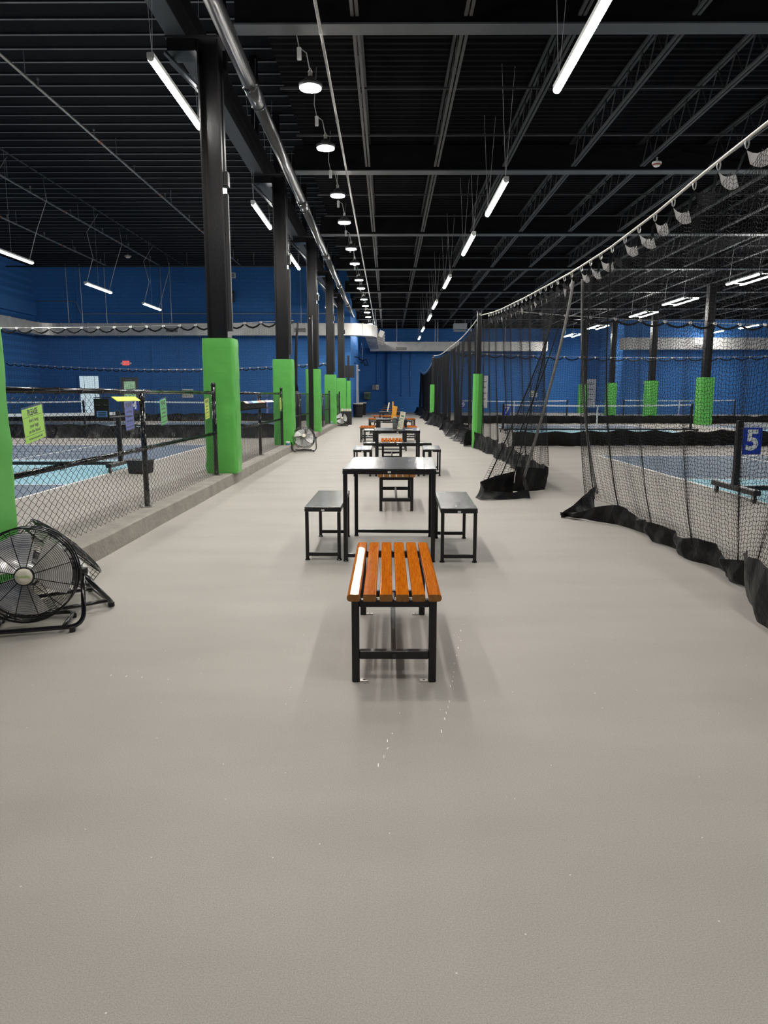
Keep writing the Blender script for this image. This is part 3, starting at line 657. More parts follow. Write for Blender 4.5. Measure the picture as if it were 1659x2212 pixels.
# ================================================================== CHAIN LINK FENCE
def fx(y): return colx(y) - 0.02
ZT, ZM = 1.385, 0.79
def fence(y0, y1, mids, label, detail=True, endpost=True):
    t = thing('chain_link_fence', label, 'fence', (fx(y0), y0, 0.165), 0, 'chain link fence spans')
    o = np.array([fx(y0), y0, 0.165]); L = lambda x, y, z: (x - o[0], y - o[1], z - o[2])
    for z, nm in ((ZT, 'top_rail'), (ZM, 'mid_rail')):
        MB().cyl(L(fx(y0), y0, z), L(fx(y1), y1, z), 0.022, 12).build(nm, M['black_gloss'], t, True)
    for k, y in enumerate(mids + ([y1] if endpost else [])):
        end = y == y1
        b = MB().cyl(L(fx(y), y, 0.165), L(fx(y), y, 1.49 if end else ZT), 0.032 if end else 0.029, 14)
        p = b.build('post', M['black_gloss'], t, True)
        if end: MB().lathe([(0.036, 0), (0.036, 0.02), (0.025, 0.045), (0.0, 0.052)], L(fx(y), y, 1.485), 14).build('post_cap', M['black_gloss'], p, True)
        else: MB().cyl(L(fx(y), y, 1.30), L(fx(y), y, 1.345), 0.035, 12).build('collar', M['black_gloss'], p, True)
        MB().box(*[v for a, s in zip(L(fx(y), y, 0.165), (0.075, 0.075, 0)) for v in (a - s, a + s)][:4], 0.0, 0.012).build('base_plate', M['steel'], p)
        for dx in (-0.055, 0.055): MB().cyl(L(fx(y) + dx, y - 0.055, 0.175), L(fx(y) + dx, y - 0.055, 0.2), 0.009, 6).build('anchor_bolt', M['steel'], p)
        MB().cyl(L(fx(y), y - 0.045, ZM), L(fx(y), y + 0.045, ZM), 0.028, 12).build('rail_clamp', M['black_gloss'], p, True)
    p_ = 0.052; n = int((y1 - y0) / p_); m = int((1.42 - 0.19) / 0.031)
    i = np.arange(n)[:, None]; k = np.arange(m)[None, :]
    s = np.where((i + k) % 2 == 0, 1.0, -1.0)
    yy = y0 + (i + 0.5) * p_ + s * p_ * 0.53
    zz = 0.19 + k * 0.031 + np.zeros_like(yy); xx = fx(yy) + 0.028 + 0.003 * np.where(k % 2 == 0, 1, -1) + 0.012 * np.sin(yy * 1.7) * np.sin(zz * 3)
    me = tubes_mesh('wire_mesh', np.stack([xx, yy, zz], -1) - o, 0.0021, 4, M['wire'])
    w = link('wire_mesh', me, t); tag(w, kind='stuff')
    if detail:
        k = 0
        for z in (ZT, ZM):
            for y in np.arange(y0 + 0.25, y1 - 0.1, 0.42):
                a = np.linspace(0, 2 * math.pi, 9)
                MB().tube([L(fx(y) + 0.03 * math.cos(q) + .006, y + 0.004 * math.sin(q), z + 0.03 * math.sin(q)) for q in a], 0.0028, 5).build('wire_tie', M['wire'], t, True)
    return t
fence(4.55, 10.60, [7.56], 'near chain link fence span hung with coloured paper notices')
fence(11.30, 17.0, [14.2], 'second chain link fence span with a label tray on it')
fence(17.62, 23.4, [20.4], 'third chain link fence span behind the slim black post', False)
fence(24.02, 29.8, [26.9], 'fourth chain link fence span, between the third and fourth columns', False)
fence(30.42, 35.4, [33.0], 'farthest chain link fence span behind the distant fan', False)
fence(-1.5, 4.0, [1.6], 'chain link fence span beside the photographer, left of the frame', False)

# ================================================================== NETS
def net(t, top, bot, nu, nv, r, us=None, wpow=2.0, fold=None, sides=3, origin=(0, 0, 0), sag=0.0, nclip=0, jit=0.006):
    """hanging net: top/bot are functions of u in 0..1 -> (n,3). returns helper to find points"""
    u = np.linspace(0, 1, nu) if us is None else us
    v = np.linspace(0, 1, nv)
    T, B = top(u), bot(u)
    if nclip: T[:, 2] -= sag * np.abs(np.sin(math.pi * nclip * u))
    w = (v ** wpow)[None, :, None]
    G = T[:, None, :] * (1 - w) + B[:, None, :] * w
    G[..., 2] = T[:, None, 2] * (1 - v)[None, :] + B[:, None, 2] * v[None, :]
    if fold is not None: G += fold(u[:, None], v[None, :])
    G = G - np.asarray(origin, float)
    ii = np.arange(nu)[:, None]; jj = np.arange(nv)[None, :]
    G[..., 2] += jit * np.where(ii % 2 == 0, 1, -1) + RNG.normal(0, jit * .25, G.shape[:2])
    GV = G.copy()
    if nu > 2: GV[:, :, :2] += 0.18 * np.where(jj % 2 == 0, 1, -1)[..., None] * np.gradient(G[:, :, :2], axis=0)
    m1 = tubes_mesh('vertical_strands', GV, r, sides, M['netting']); m2 = tubes_mesh('cross_strands', np.swapaxes(G, 0, 1), r, sides, M['netting'])
    a = link('vertical_strands', m1, t); b = link('cross_strands', m2, t); tag(a, kind='stuff'); tag(b, kind='stuff')
    return G
def bunched(n, terms):
    u = np.linspace(0, 1, n)
    for a, k, ph in terms: u = u + a / (2 * math.pi * k) * np.sin(2 * math.pi * k * np.linspace(0, 1, n) + ph)
    u -= u[0]; return u / u[-1]
def skirt(t, path, ztop, name='skirt', lean=0.0, wr=0.05, seed=0, origin=(0, 0, 0), k=10, flop=0.03):
    """crumpled vinyl band: path of floor points; ztop list of top heights"""
    rs = np.random.default_rng(seed); path = np.array(path, float); n = (len(path) - 1) * k + 1
    s = np.linspace(0, len(path) - 1, n); px = np.interp(s, range(len(path)), path[:, 0]); py = np.interp(s, range(len(path)), path[:, 1])
    zt = np.interp(s, range(len(path)), np.broadcast_to(ztop, len(path)))
    tx, ty = np.gradient(px), np.gradient(py); ln = np.hypot(tx, ty) + 1e-9; nx, ny_ = -ty / ln, tx / ln
    L = np.r_[0, np.cumsum(np.hypot(np.diff(px), np.diff(py)))]
    ph = rs.uniform(0, 6.28, 8); rows = 8; P = []
    tri = lambda x: 2 / math.pi * np.arcsin(np.sin(x))
    for j in range(rows):
        v = j / (rows - 1)
        d = wr * (tri(L * 13 + ph[0] + v * 2.3) * 0.6 + tri(L * 27 + ph[1] - v * 3) * 0.4 + tri(L * 5.1 + ph[2] + v) * 0.6) * (0.35 + 0.65 * math.sin(math.pi * (0.15 + 0.7 * v)))
        d = d + flop * (1 - v) ** 2 * (1.5 + tri(L * 5 + ph[4])) + lean * v
        z = zt * v + 0.012 * np.maximum(0, tri(L * 13 + ph[3])) * (1 - v) + (0.006 if j == 0 else 0) + (0.03 * tri(L * 7 + ph[5]) * v)
        P.append(np.c_[px + nx * d, py + ny_ * d, np.maximum(z, 0.004)])
    P = np.array(P) - np.asarray(origin, float)
    o = MB().grid(P).build(name, M['vinyl'], t, False); return o
def rope_line(t, pts, r=0.009, origin=(0, 0, 0), name='cable'):
    return MB().tube(np.asarray(pts, float) - np.asarray(origin, float), r, 6).build(name, M['rope'], t, True)

# ---- near right-hand net panel (A)
NX = 2.45
def ropez(y): return np.interp(y, [-2, 2, 4.98, 5.77, 6.85, 8.2, 9.8, 12.97, 15.9, 18.4], [3.35, 3.2, 3.08, 3.05, 2.985, 2.945, 2.955, 3.05, 3.17, 3.32])
def clips_and_tabs(t, ylist, o, white=True, tabh=0.10):
    for k, y in enumerate(ylist):
        a = np.linspace(0, 2 * math.pi, 9)
        MB().tube([(NX + 0.012 * math.cos(q) - o[0], y - o[1], ropez(y) - 0.025 + 0.035 * math.sin(q) - o[2]) for q in a], 0.006, 5).build('snap_hook', M['clip'], t, True)
    for k in range(len(ylist) - 1):
        y0, y1 = ylist[k], ylist[k + 1]; ym = y0 + (y1 - y0) * 0.56
        for half, (ya, yb) in enumerate(((y0, ym), (ym, y1))):
            z0, z1 = ropez(ya) - 0.05, ropez(yb) - 0.05
            if half == 0: za, zb = z0 - 0.02, z0 - 0.07 - .03 * (k % 2); xa, xb = 0.0, 0.02 + .02 * (k % 3)
            else: za, zb = z0 - 0.09 - .02 * (k % 2), z1 - 0.02; xa, xb = 0.02 + .02 * (k % 3), 0.0
            P = []
            for s in np.linspace(0, 1, 5):
                y = ya + (yb - ya) * s; z = za + (zb - za) * s - 0.03 * math.sin(math.pi * s); x = NX + xa + (xb - xa) * s
                P.append([(x - o[0], y - o[1], z - o[2]), (x + (0.03 if half == 0 else -.03) - o[0], y - o[1], z - tabh * (0.9 if half == 0 else .35) - o[2])])
            pale = white and ((half == 0 and k % 5 != 3) )  # halves turned to the light get the pale sheen colour, the rest black
            b = MB().grid(P).build('hem_tab', M['tab'] if pale else M['netting'], t, True)
oA = np.array([2.4, 9.5, 0]); tA = thing('net_curtain', 'nearest black net curtain with crumpled skirt at the right edge', 'net', tuple(oA))
yA0, yA1 = 9.5, 2.2
def topA(u):
    y = yA0 + (yA1 - yA0) * u; return np.c_[np.full_like(y, NX), y, ropez(y) - 0.14]
bu = [0, .03, .06, .10, .16, .25, .34, .43, .52, .60, .66, .72, .80, 1.0]
bA = np.array([(2.32, 8.25, .22), (2.30, 8.05, .21), (2.28, 7.95, .21), (2.40, 7.70, .20), (2.40, 7.40, .16), (2.47, 6.9, .16), (2.44, 6.4, .16), (2.50, 5.9, .17), (2.47, 5.45, .16), (2.50, 5.0, .17), (2.44, 4.7, .25), (2.30, 4.35, .34), (2.25, 3.9, .34), (2.3, 2.2, .3)])
botA = lambda u: interp(u, bu, bA)
def foldA(u, v):
    d = np.zeros(np.broadcast(u, v).shape + (3,))
    amp = 0.014 + 0.022 * v
    d[..., 0] = amp * (np.sin(u * 45 + 1.0 + v * 0.8) * 0.7 + np.sin(u * 83 + 2) * 0.4) * (1 + 2.2 * np.exp(-(u / 0.10) ** 2))
    d[..., 1] = 0.03 * np.sin(u * 45 + 2.2 + v)
    d[..., 2] = -0.03 * np.sin(u * 20) * v * (1 - v)
    return d
nA = 176
GA = net(tA, topA, botA, nA, 92, 0.0017, bunched(nA, [(0.20, 9, 0.3), (0.15, 17, 1.2)]), 3.2, foldA, 3, oA, 0.06, 18)
MB().tube(GA[0], 0.016, 6).build('edge_hem', M['hem'], tA, True)
for q in (14, 31): MB().tube(GA[q], 0.007, 5).build('fold_cord', M['netting'], tA, True)
skirt(tA, [(1.93, 7.88), (2.02, 7.75), (2.20, 7.52), (2.36, 7.38), (2.44, 7.20), (2.50, 6.85), (2.38, 6.5), (2.52, 6.15), (2.44, 5.8), (2.54, 5.45), (2.44, 5.1), (2.52, 4.85), (2.44, 4.62)], [.05, .09, .18, .20, .19, .18, .17, .19, .18, .20, .19, .20, .27], 'skirt', 0, .04, 3, oA)
skirt(tA, [(2.40, 8.25), (2.22, 8.05), (2.0, 7.92), (1.90, 7.86)], [.30, .24, .10, .03], 'skirt_flap', 0.02, .03, 5, oA)
skirt(tA, [(2.40, 4.66), (2.28, 4.46), (2.20, 4.20), (2.16, 3.9), (2.2, 3.5), (2.3, 2.9)], [.36, .37, .36, .36, .36, .36], 'skirt_fold', 0.0, .03, 6, oA)
clips_and_tabs(tA, list(np.arange(9.42, 2.3, -0.42)), oA)

# ---- second panel (B) with the pulled-in free edge
oB = np.array([2.35, 10.0, 0]); tB = thing('net_curtain', 'black net curtain whose free edge is pulled into the corridor', 'net', tuple(oB))
def topB(u):
    y = 9.78 + (18.3 - 9.78) * u; return np.c_[np.full_like(y, NX - .02) - 0.12 * u, y, ropez(y) - 0.13]
bB = np.array([(1.80, 9.75, .22), (1.50, 9.42, .30), (1.30, 9.40, .24), (1.62, 9.55, .26), (1.85, 9.95, .27), (2.20, 10.15, .34), (2.30, 10.35, .34), (2.32, 10.9, .30), (2.36, 11.8, .30), (2.40, 13.5, .32), (2.42, 15.0, .34), (2.34, 17.0, .36), (2.30, 18.3, .38)])
buB = [0, .03, .06, .09, .12, .155, .19, .25, .33, .5, .66, .86, 1]
botB = lambda u: interp(u, buB, bB)
def foldB(u, v):
    d = np.zeros(np.broadcast(u, v).shape + (3,))
    amp = 0.02 + 0.05 * v
    d[..., 0] = amp * (np.sin(u * 60 + 0.4 + v) * 0.6 + np.sin(u * 33 + 1) * 0.5)
    d[..., 1] = 0.02 * np.sin(u * 60 + 2.2)
    return d
nB = 210
GB = net(tB, topB, botB, nB, 92, 0.0017, bunched(nB, [(0.2, 7, 2.3), (0.15, 15, 0.2)]), 1.25, foldB, 3, oB, 0.05, 22)
MB().tube(GB[0], 0.020, 6).build('edge_hem', M['hem'], tB, True)
for q in (9, 15, 22): MB().tube(GB[q], 0.008, 5).build('fold_cord', M['netting'], tB, True)
skirt(tB, [(1.86, 9.82), (1.84, 9.30), (1.55, 9.22), (1.25, 9.22), (1.22, 9.40), (1.45, 9.62), (1.75, 9.78)], [.30, .13, .12, .10, .20, .30, .30], 'skirt_flap', 0, .02, 11, oB)
skirt(tB, [(1.78, 9.85), (2.0, 9.98), (2.26, 10.12), (2.28, 10.35)], [.34, .35, .36, .34], 'skirt_fold', 0, .03, 12, oB)
skirt(tB, [(2.26, 10.2), (2.34, 10.8), (2.30, 11.6), (2.42, 12.4), (2.36, 13.3), (2.46, 14.2), (2.36, 15.2), (2.44, 16.2), (2.30, 17.2), (2.34, 18.1), (2.20, 18.3)], [.34, .32, .30, .32, .32, .34, .34, .36, .38, .40, .42], 'skirt', 0, .045, 13, oB)
clips_and_tabs(tB, list(np.arange(9.9, 18.2, 0.40)), oB, True, 0.11)
# the cable both near panels hang from
tr = thing('net_cable', 'pale steel cable carrying the near net curtains', 'cable', (NX, 18.45, 3.3))
ysr = np.linspace(18.45, 1.0, 40)
rope_line(tr, np.c_[np.interp(ysr, [1, 17, 18.45], [NX, NX - .03, 2.32]), ysr, ropez(ysr)], 0.012, (NX, 18.45, 3.3))

# ---- far corridor panels (C, D): seen nearly edge-on
def far_panel(y0, y1, z0, z1, zs, xs, label, seed, n, r, nv, zskirt=0.5, x_end=None):
    o = np.array([2.3, y0, 0]); t = thing('net_curtain', label, 'net', tuple(o))
    x1 = xs if x_end is None else x_end
    def top(u): return np.c_[2.36 + (x1 - 2.36) * u, y0 + (y1 - y0) * u, z0 + (z1 - z0) * u - zs * 4 * u * (1 - u)]
    ph = np.random.default_rng(seed).uniform(0, 6, 6)
    def bot(u): return np.c_[2.36 + (x1 - 2.36) * u + 0.10 * np.sin(u * 11 + ph[0]), y0 + (y1 - y0) * u, 0.35 + 0.15 * np.sin(u * 17 + ph[1])]
    def fold(u, v):
        d = np.zeros(np.broadcast(u, v).shape + (3,)); d[..., 0] = (0.03 + 0.07 * v) * (np.sin(u * 38 + ph[2]) * .6 + np.sin(u * 71 + ph[3] + v) * .4); return d
    G = net(t, top, bot, n, nv, r, bunched(n, [(0.35, 6, ph[4]), (0.2, 11, ph[5])]), 1.0, fold, 3, o, 0.05, 30)
    u = np.linspace(0, 1, 40); rope_line(t, top(u) + np.array([0, 0, 0.10]), 0.016, o, 'cable')
    m = 15; yy = np.linspace(y0 + .1, y1 - .1, m)
    xx = 2.36 + (x1 - 2.36) * np.linspace(0, 1, m) + np.where(np.arange(m) % 2 == 0, -0.22, 0.12) + np.random.default_rng(seed).normal(0, .06, m)
    skirt(t, np.c_[xx, yy], zskirt, 'skirt', 0, .10, seed, o, 8, 0.12)
    return t
far_panel(18.7, 27.5, 3.28, 3.05, 0.10, 2.35, 'black net curtain just beyond the green padded net pole', 51, 250, 0.0046, 60, .42)
far_panel(27.8, 36.5, 3.05, 3.20, 0.10, 2.30, 'black net curtain reaching the far green padded pole', 52, 250, 0.0055, 44, .5)
far_panel(37.1, 54.5, 3.20, 3.10, 0.45, 2.55, 'last black net curtain ending at the far blue wall', 53, 280, 0.010, 36, .45, 2.42)

# ---- cross nets between courts
def cross_net(x0, x1, y, z, zs, label, n, nv, r, skh=0.42, seed=0, wave=0.05, y_end=None, clips=26, vis_clips=True):
    o = np.array([x0, y, 0]); t = thing('divider_net', label, 'net', tuple(o)); ye = y if y_end is None else y_end
    def top(u): return np.c_[x0 + (x1 - x0) * u, y + (ye - y) * u, z - zs * 4 * u * (1 - u)]
    ph = np.random.default_rng(seed).uniform(0, 6, 4)
    def bot(u): return np.c_[x0 + (x1 - x0) * u, y + (ye - y) * u, np.full_like(u, skh)]
    def fold(u, v):
        d = np.zeros(np.broadcast(u, v).shape + (3,)); d[..., 1] = wave * np.sin(u * 60 + ph[0]) * (0.4 + v); return d
    net(t, top, bot, n, nv, r, bunched(n, [(0.3, 8, ph[1])]), 1.0, fold, 3, o, wave * 2.2, clips)
    u = np.linspace(0, 1, 30); rope_line(t, top(u) + np.array([0, 0, 0.03]), 0.008, o)
    # scalloped black hem hanging from clips
    u = np.linspace(0, 1, clips * 4 + 1); T = top(u); T[:, 2] -= wave * 2.2 * np.abs(np.sin(math.pi * clips * u))
    MB().tube(T - o, 0.030, 5).build('top_hem', M['vinyl'], t, True)
    for k in range(1, clips):
        c = top(np.array([k / clips]))[0] - o; MB().box(c[0] - .035, c[0] + .035, c[1] - .03, c[1] + .03, c[2] - .02, c[2] + .05).build('snap_hook', M['clip'], t)
    m = 12; xx = np.linspace(x0, x1, m); rs = np.random.default_rng(seed + 9)
    skirt(t, np.c_[xx, np.linspace(y, ye, m) + rs.normal(0, .12, m)], skh + rs.normal(0, .02, m), 'skirt', 0, .05, seed, o, 14, .1)
    return t
cross_net(3.3, 20.0, 19.0, 3.45, 0.35, 'divider net behind the numbered near right court', 250, 48, 0.0022, .40, 61, 0.05)
cross_net(3.2, 22.0, 34.2, 3.3, 0.25, 'divider net far back across the right courts', 200, 36, 0.003, .38, 62, 0.06)
cross_net(-2.95, -20.3, 22.9, 3.62, 0.22, 'divider net crossing the left hall in front of the duct', 270, 48, 0.0022, .42, 63, 0.06, None, 34)
cross_net(-2.95, -20.0, 38.0, 3.0, 0.35, 'distant divider net crossing the left hall before the doors', 170, 32, 0.003, .40, 64, 0.05, None, 40)
# loose bundle of netting hanging by the third fence span
t = thing('net_bundle', 'gathered black net bundle hanging behind the third fence span', 'net', (-2.75, 21.2, 0))
MB().tube([(0.0, 1.2, 3.55), (-.02, .9, 3.0), (0.0, .5, 2.3), (0.03, .1, 1.7), (0.05, 0, 1.45)], [.03, .04, .05, .06, .07], 8).build('strand_rope', M['netting'], t, True)
MB().tube([(0.05, 0, 1.47), (0.04, 0, 1.0), (.05, 0, .5), (.04, 0, .17)], [.09, .13, .12, .14], 10).build('bundle', M['vinyl'], t, True)

# ---- rolling court nets
def court_net(x0, x1, y, h, label, number=None, side=-1, seed=0, n=90, brand=None):
    t = thing('court_net', label, 'court net', (x0, y, 0)); W = x1 - x0
    for k, x in enumerate((0, W)):
        MB().bbox(x - .035, x + .035, -.04, .04, 0.16, h + .02, .008).build('post', M['black_steel'], t)
        MB().bbox(x - .05, x + .05, -.60, .60, 0.10, 0.17, .01).build('base_bar', M['black_steel'], t)
        for yy in (-.52, .52):
            c = MB().cyl((x - .014, yy, .05), (x + .014, yy, .05), .05, 14).build('caster_wheel', M['black_gloss'], t, True)
            MB().box(x - .022, x + .022, yy - .02, yy + .02, .05, .11).build('caster_fork', M['steel'], c)
    MB().bbox(.05, W - .05, -.04, .04, .10, .16, .008).build('cross_bar', M['black_steel'], t)
    u = np.linspace(0.05, W - .05, n)
    sagf = lambda x: -0.035 * 4 * (x / W) * (1 - x / W)
    top = [(x, 0, h + sagf(x)) for x in np.linspace(0.03, W - .03, 16)]
    MB().grid([[(p[0], -.006, p[2] - .055), (p[0], -.006, p[2]), (p[0], .006, p[2]), (p[0], .006, p[2] - .055), (p[0], -.006, p[2] - .055)] for p in top]).build('top_tape', M['tape'], t)
    MB().box(W / 2 - .025, W / 2 + .025, -.008, .008, .17, h - .06).build('centre_strap', M['tape'], t)
    v = np.linspace(0, 1, 17)
    G = np.stack([np.repeat(u[:, None], 17, 1), np.zeros((n, 17)), (h - .05 + sagf(u))[:, None] * (1 - v) + .19 * v], -1)
    a = link('mesh_strands', tubes_mesh('mesh_strands', G, 0.0016, 3, M['netting']), t); b = link('mesh_rows', tubes_mesh('mesh_rows', np.swapaxes(G, 0, 1), .0016, 3, M['netting']), t)
    tag(a, kind='stuff'); tag(b, kind='stuff')
    if brand:
        me = text_mesh('tape_lettering', brand, .065, M['ink']); link('tape_lettering', me, t, (.55, -.009, h - .035), (math.pi / 2, 0, 0))
    return t
court_net(4.62, 11.0, YR[0], 1.0, 'rolling court net with the number five sign', brand='P  PICTOR')
court_net(4.15, 10.9, YR[1], 1.03, 'rolling court net with the number seven sign')
court_net(4.3, 10.5, YR[2], 1.05, 'rolling court net with the number nine sign, far back')
court_net(13.8, 20.3, YR[2], 1.08, 'rolling court net far back on the second right court')
court_net(-11.2, -4.85, YLc[0], 1.05, 'near rolling court net behind the fence notices')
court_net(-10.5, -4.3, YLc[1], 1.12, 'rolling court net with the number four sign, far left court')
court_net(-18.7, -12.4, YLc[1], 1.12, 'rolling court net deepest into the left hall')
def number_sign(num, x, y, z, w, h, label, rz=0):
    t = thing('court_sign', label, 'sign', (x, y, z), rz)
    MB().bbox(-w / 2, w / 2, -.004, .004, -h / 2, h / 2, .003).build('plate', M['court_sign'], t)
    link('numeral', text_mesh('numeral', num, h * 1.05, M['white'], .0015, bold=.03), t, (0, -.0055, 0), (math.pi / 2, 0, 0))
    for s in (-1, 1): MB().cyl((s * w * .35, -.006, h * .44), (s * w * .35, .006, h * .44), .006, 6).build('grommet', M['steel'], t)
number_sign('5', 4.77, YR[0] - .06, .755, .25, .35, 'blue sign with white numeral five on the court net post')
number_sign('7', 4.27, YR[1] - .06, .80, .21, .32, 'blue sign with white numeral seven beyond the net')
number_sign('9', 4.42, YR[2] - .06, .78, .22, .34, 'small blue sign with numeral nine far down the corridor nets')
number_sign('4', -10.3, YLc[1] - .07, .93, .34, .40, 'small blue sign with numeral four behind the fence')

# ================================================================== FURNITURE
def bench_proto():
    t = thing('slatted_bench', 'x', 'bench'); L = 1.19
    n, sw, gap, th = 6, 0.0605, 0.0155, 0.034; tot = n * sw + (n - 1) * gap; z0 = 0.406
    def slat(i):
        x0 = -tot / 2 + i * (sw + gap); r = 0.006; lr = 0.016 if i == 0 else r; rr = 0.016 if i == n - 1 else r
        poly = []
        for cx, cz, q, a0 in ((x0 + sw - rr, z0 + th - rr, rr, 0), (x0 + lr, z0 + th - lr, lr, 90), (x0 + lr, z0 + lr, lr, 180), (x0 + sw - rr, z0 + rr, rr, 270)):
            for a in (0, 30, 60, 90): poly.append((cx + q * math.cos(math.radians(a0 + a)), cz + q * math.sin(math.radians(a0 + a))))
        b = MB(); b.prism(poly, 'y', -L / 2, L / 2)
        b.mi[0] = b.mi[1] = 1
        return b
    for i in range(n): slat(i).build('slat', [M['wood'], M['endgrain']], t)
    w = 0.20; lg = 0.036
    for k, y in enumerate((-L / 2 + .03, L / 2 - .11)):
        MB().bbox(-w + lg, w - lg, y, y + lg, z0 - lg, z0 - .001, .003).build('top_rail', M['black_steel'], t)
        MB().bbox(-w + lg, w - lg, y, y + lg, 0.115, 0.155, .003).build('cross_rail', M['black_steel'], t)
        MB().cyl((0, y - .004, .135), (0, y + .001, .135), .010, 10).build('bolt_head', M['black_gloss'], t)
        for s in (-1, 1):
            x0, x1 = (-w, -w + lg) if s < 0 else (w - lg, w)
            MB().bbox(x0, x1, y, y + lg, 0, z0 - .001, .003).build('leg', M['black_steel'], t)
            a, b = (x1, x1 + .042) if s < 0 else (x0 - .042, x0)
            f = MB().bbox(a, b, y + .004, y + lg - .004, 0, 0.006, .002).build('foot_tab', M['steel'], t)
            MB().cyl(((a + b) / 2, y + lg / 2, .006), ((a + b) / 2, y + lg / 2, .0068), .006, 8).build('bolt_hole', M['black_steel'], f)
    MB().bbox(-.013, .013, -L / 2 + .05, L / 2 - .10, .118, .150, .003).build('stretcher', M['black_steel'], t)
    return t
def frame_proto(name, cat, w, d, h, tube=0.03):
    """steel frame table or stool: woodgrain top, four legs, low rails at both ends"""
    t = thing(name, 'x', cat)
    MB().bbox(-w / 2, w / 2, -d / 2, d / 2, h - .012, h, .003).build('top', M['tabletop'], t)
    for y in (-d / 2, d / 2 - tube): MB().bbox(-w / 2, w / 2, y, y + tube, h - .012 - tube, h - .0125, .003).build('end_rail', M['black_steel'], t)
    for x in (-w / 2, w / 2 - tube): MB().bbox(x, x + tube, -d / 2 + tube, d / 2 - tube, h - .012 - tube, h - .0125, .003).build('side_rail', M['black_steel'], t)
    i = 0.0
    for sx in (-1, 1):
        for sy in (-1, 1):
            x = sx * (w / 2 - tube / 2 - .004); y = sy * (d / 2 - tube / 2)
            lg = MB().bbox(x - tube / 2, x + tube / 2, y - tube / 2, y + tube / 2, .014, h - .012 - tube, .003).build('leg', M['black_steel'], t)
            MB().lathe([(.022, 0), (.022, .008), (.013, .014)], (x, y, 0), 10).build('foot', M['black_gloss'], lg)
            MB().tube([(x, y - sy * .015, h - .16), (x, y - sy * .07, h - .05)], .006, 4).build('gusset', M['black_steel'], lg)
    for y in (-d / 2, d / 2 - tube): MB().bbox(-w / 2 + tube + .004, w / 2 - tube - .004, y + .003, y + tube - .003, .035, .065, .003).build('low_rail', M['black_steel'], t)
    MB().box(-.012, .014, -d / 2 - .0015, -d / 2, h - .034, h - .020).build('sticker', M['sticker'], t)
    return t
BN, TB, ST = bench_proto(), frame_proto('steel_table', 'table', .755, 1.10, .767, .034), frame_proto('steel_stool', 'stool', .30, 1.02, .447, .028)
def put(proto, spots, group, mtl=None):
    for i, (x, y, rz, label) in enumerate(spots):
        o = proto if i == 0 else copy_tree(proto)
        o.location = (x, y, 0); o.rotation_euler = (0, 0, math.radians(rz)); tag(o, label, None, group)
put(BN, [(.030, 3.785, 0, 'orange slatted wooden bench nearest the camera, in front of the tables'),
         (.100, 8.85, 0, 'slatted bench seen between the legs of the nearest table'),
         (.080, 14.78, 0, 'slatted bench behind the second table, over the long black bench'),
         (-.60, 21.2, 0, 'left one of two slatted benches flanking the table with the orange card'),
         (.64, 21.25, 0, 'right one of two slatted benches flanking the table with the orange card'),
         (-.55, 28.4, 0, 'far slatted bench on the left of the row, near the distant stools'),
         (.86, 28.4, 0, 'far slatted bench on the right of the row, near the distant stools'),
         (-.10, 32.2, 90, 'far slatted bench lying across the row, nearest of the crosswise ones'),
         (.26, 39.6, 90, 'far slatted bench lying across the row, middle of the crosswise ones'),
         (.15, 46.5, 90, 'farthest slatted bench lying across the row by the blue wall')], 'slatted wooden benches')
put(TB, [(.032, 6.25, -2.2, 'nearest black steel table with shiny woodgrain top'),
         (.165, 12.48, -.5, 'second black steel table with the cream card on top'),
         (.085, 17.95, 0, 'third black steel table with the orange card on top'),
         (.07, 25.7, 0, 'fourth black steel table, beyond the orange card'),
         (.12, 35.6, 0, 'small far black steel table before the last benches'),
         (.13, 42.6, 0, 'last black steel table close to the far blue wall')], 'black steel tables')
put(ST, [(-.525, 6.27, -1, 'black stool left of the nearest table'),
         (.585, 6.19, -1, 'black stool right of the nearest table'),
         (-.43, 12.45, 0, 'pale topped stool left of the second table'),
         (.76, 12.50, -2, 'pale topped stool right of the second table'),
         (-.49, 19.1, 0, 'stool with paper on its top left of the third table'),
         (-.49, 25.6, 0, 'far stool left of the fourth table'),
         (.72, 25.7, 0, 'far stool right of the fourth table')], 'black steel stools')
LB = frame_proto('long_bench', 'bench', 1.31, .30, .447, .05); LB.location = (.185, 13.80, 0); tag(LB, 'long low black bench lying crosswise behind the second table')
for i, (x, y, z, w, d, rz, lab) in enumerate(((.22, 13.78, .447, .10, .12, .3, 'white paper scrap in the middle of the long black bench'), (.08, 13.80, .447, .07, .10, -.2, 'small white paper scrap left on the long black bench'), (.62, 13.78, .447, .08, .06, .5, 'white paper scrap near the right end of the long black bench'), (-.49, 18.9, .447, .24, .5, .05, 'large white sheet covering the stool left of the third table'), (.36, 12.3, .767, .12, .05, .1, 'thin white slip beside the cream card on the second table'))):
    o = MB().bbox(-w / 2, w / 2, -d / 2, d / 2, 0, .002, .0005).build('paper_sheet', M['sticker']); o.location = (x, y, z); o.rotation_euler = (0, 0, rz); tag(o, lab, 'paper')
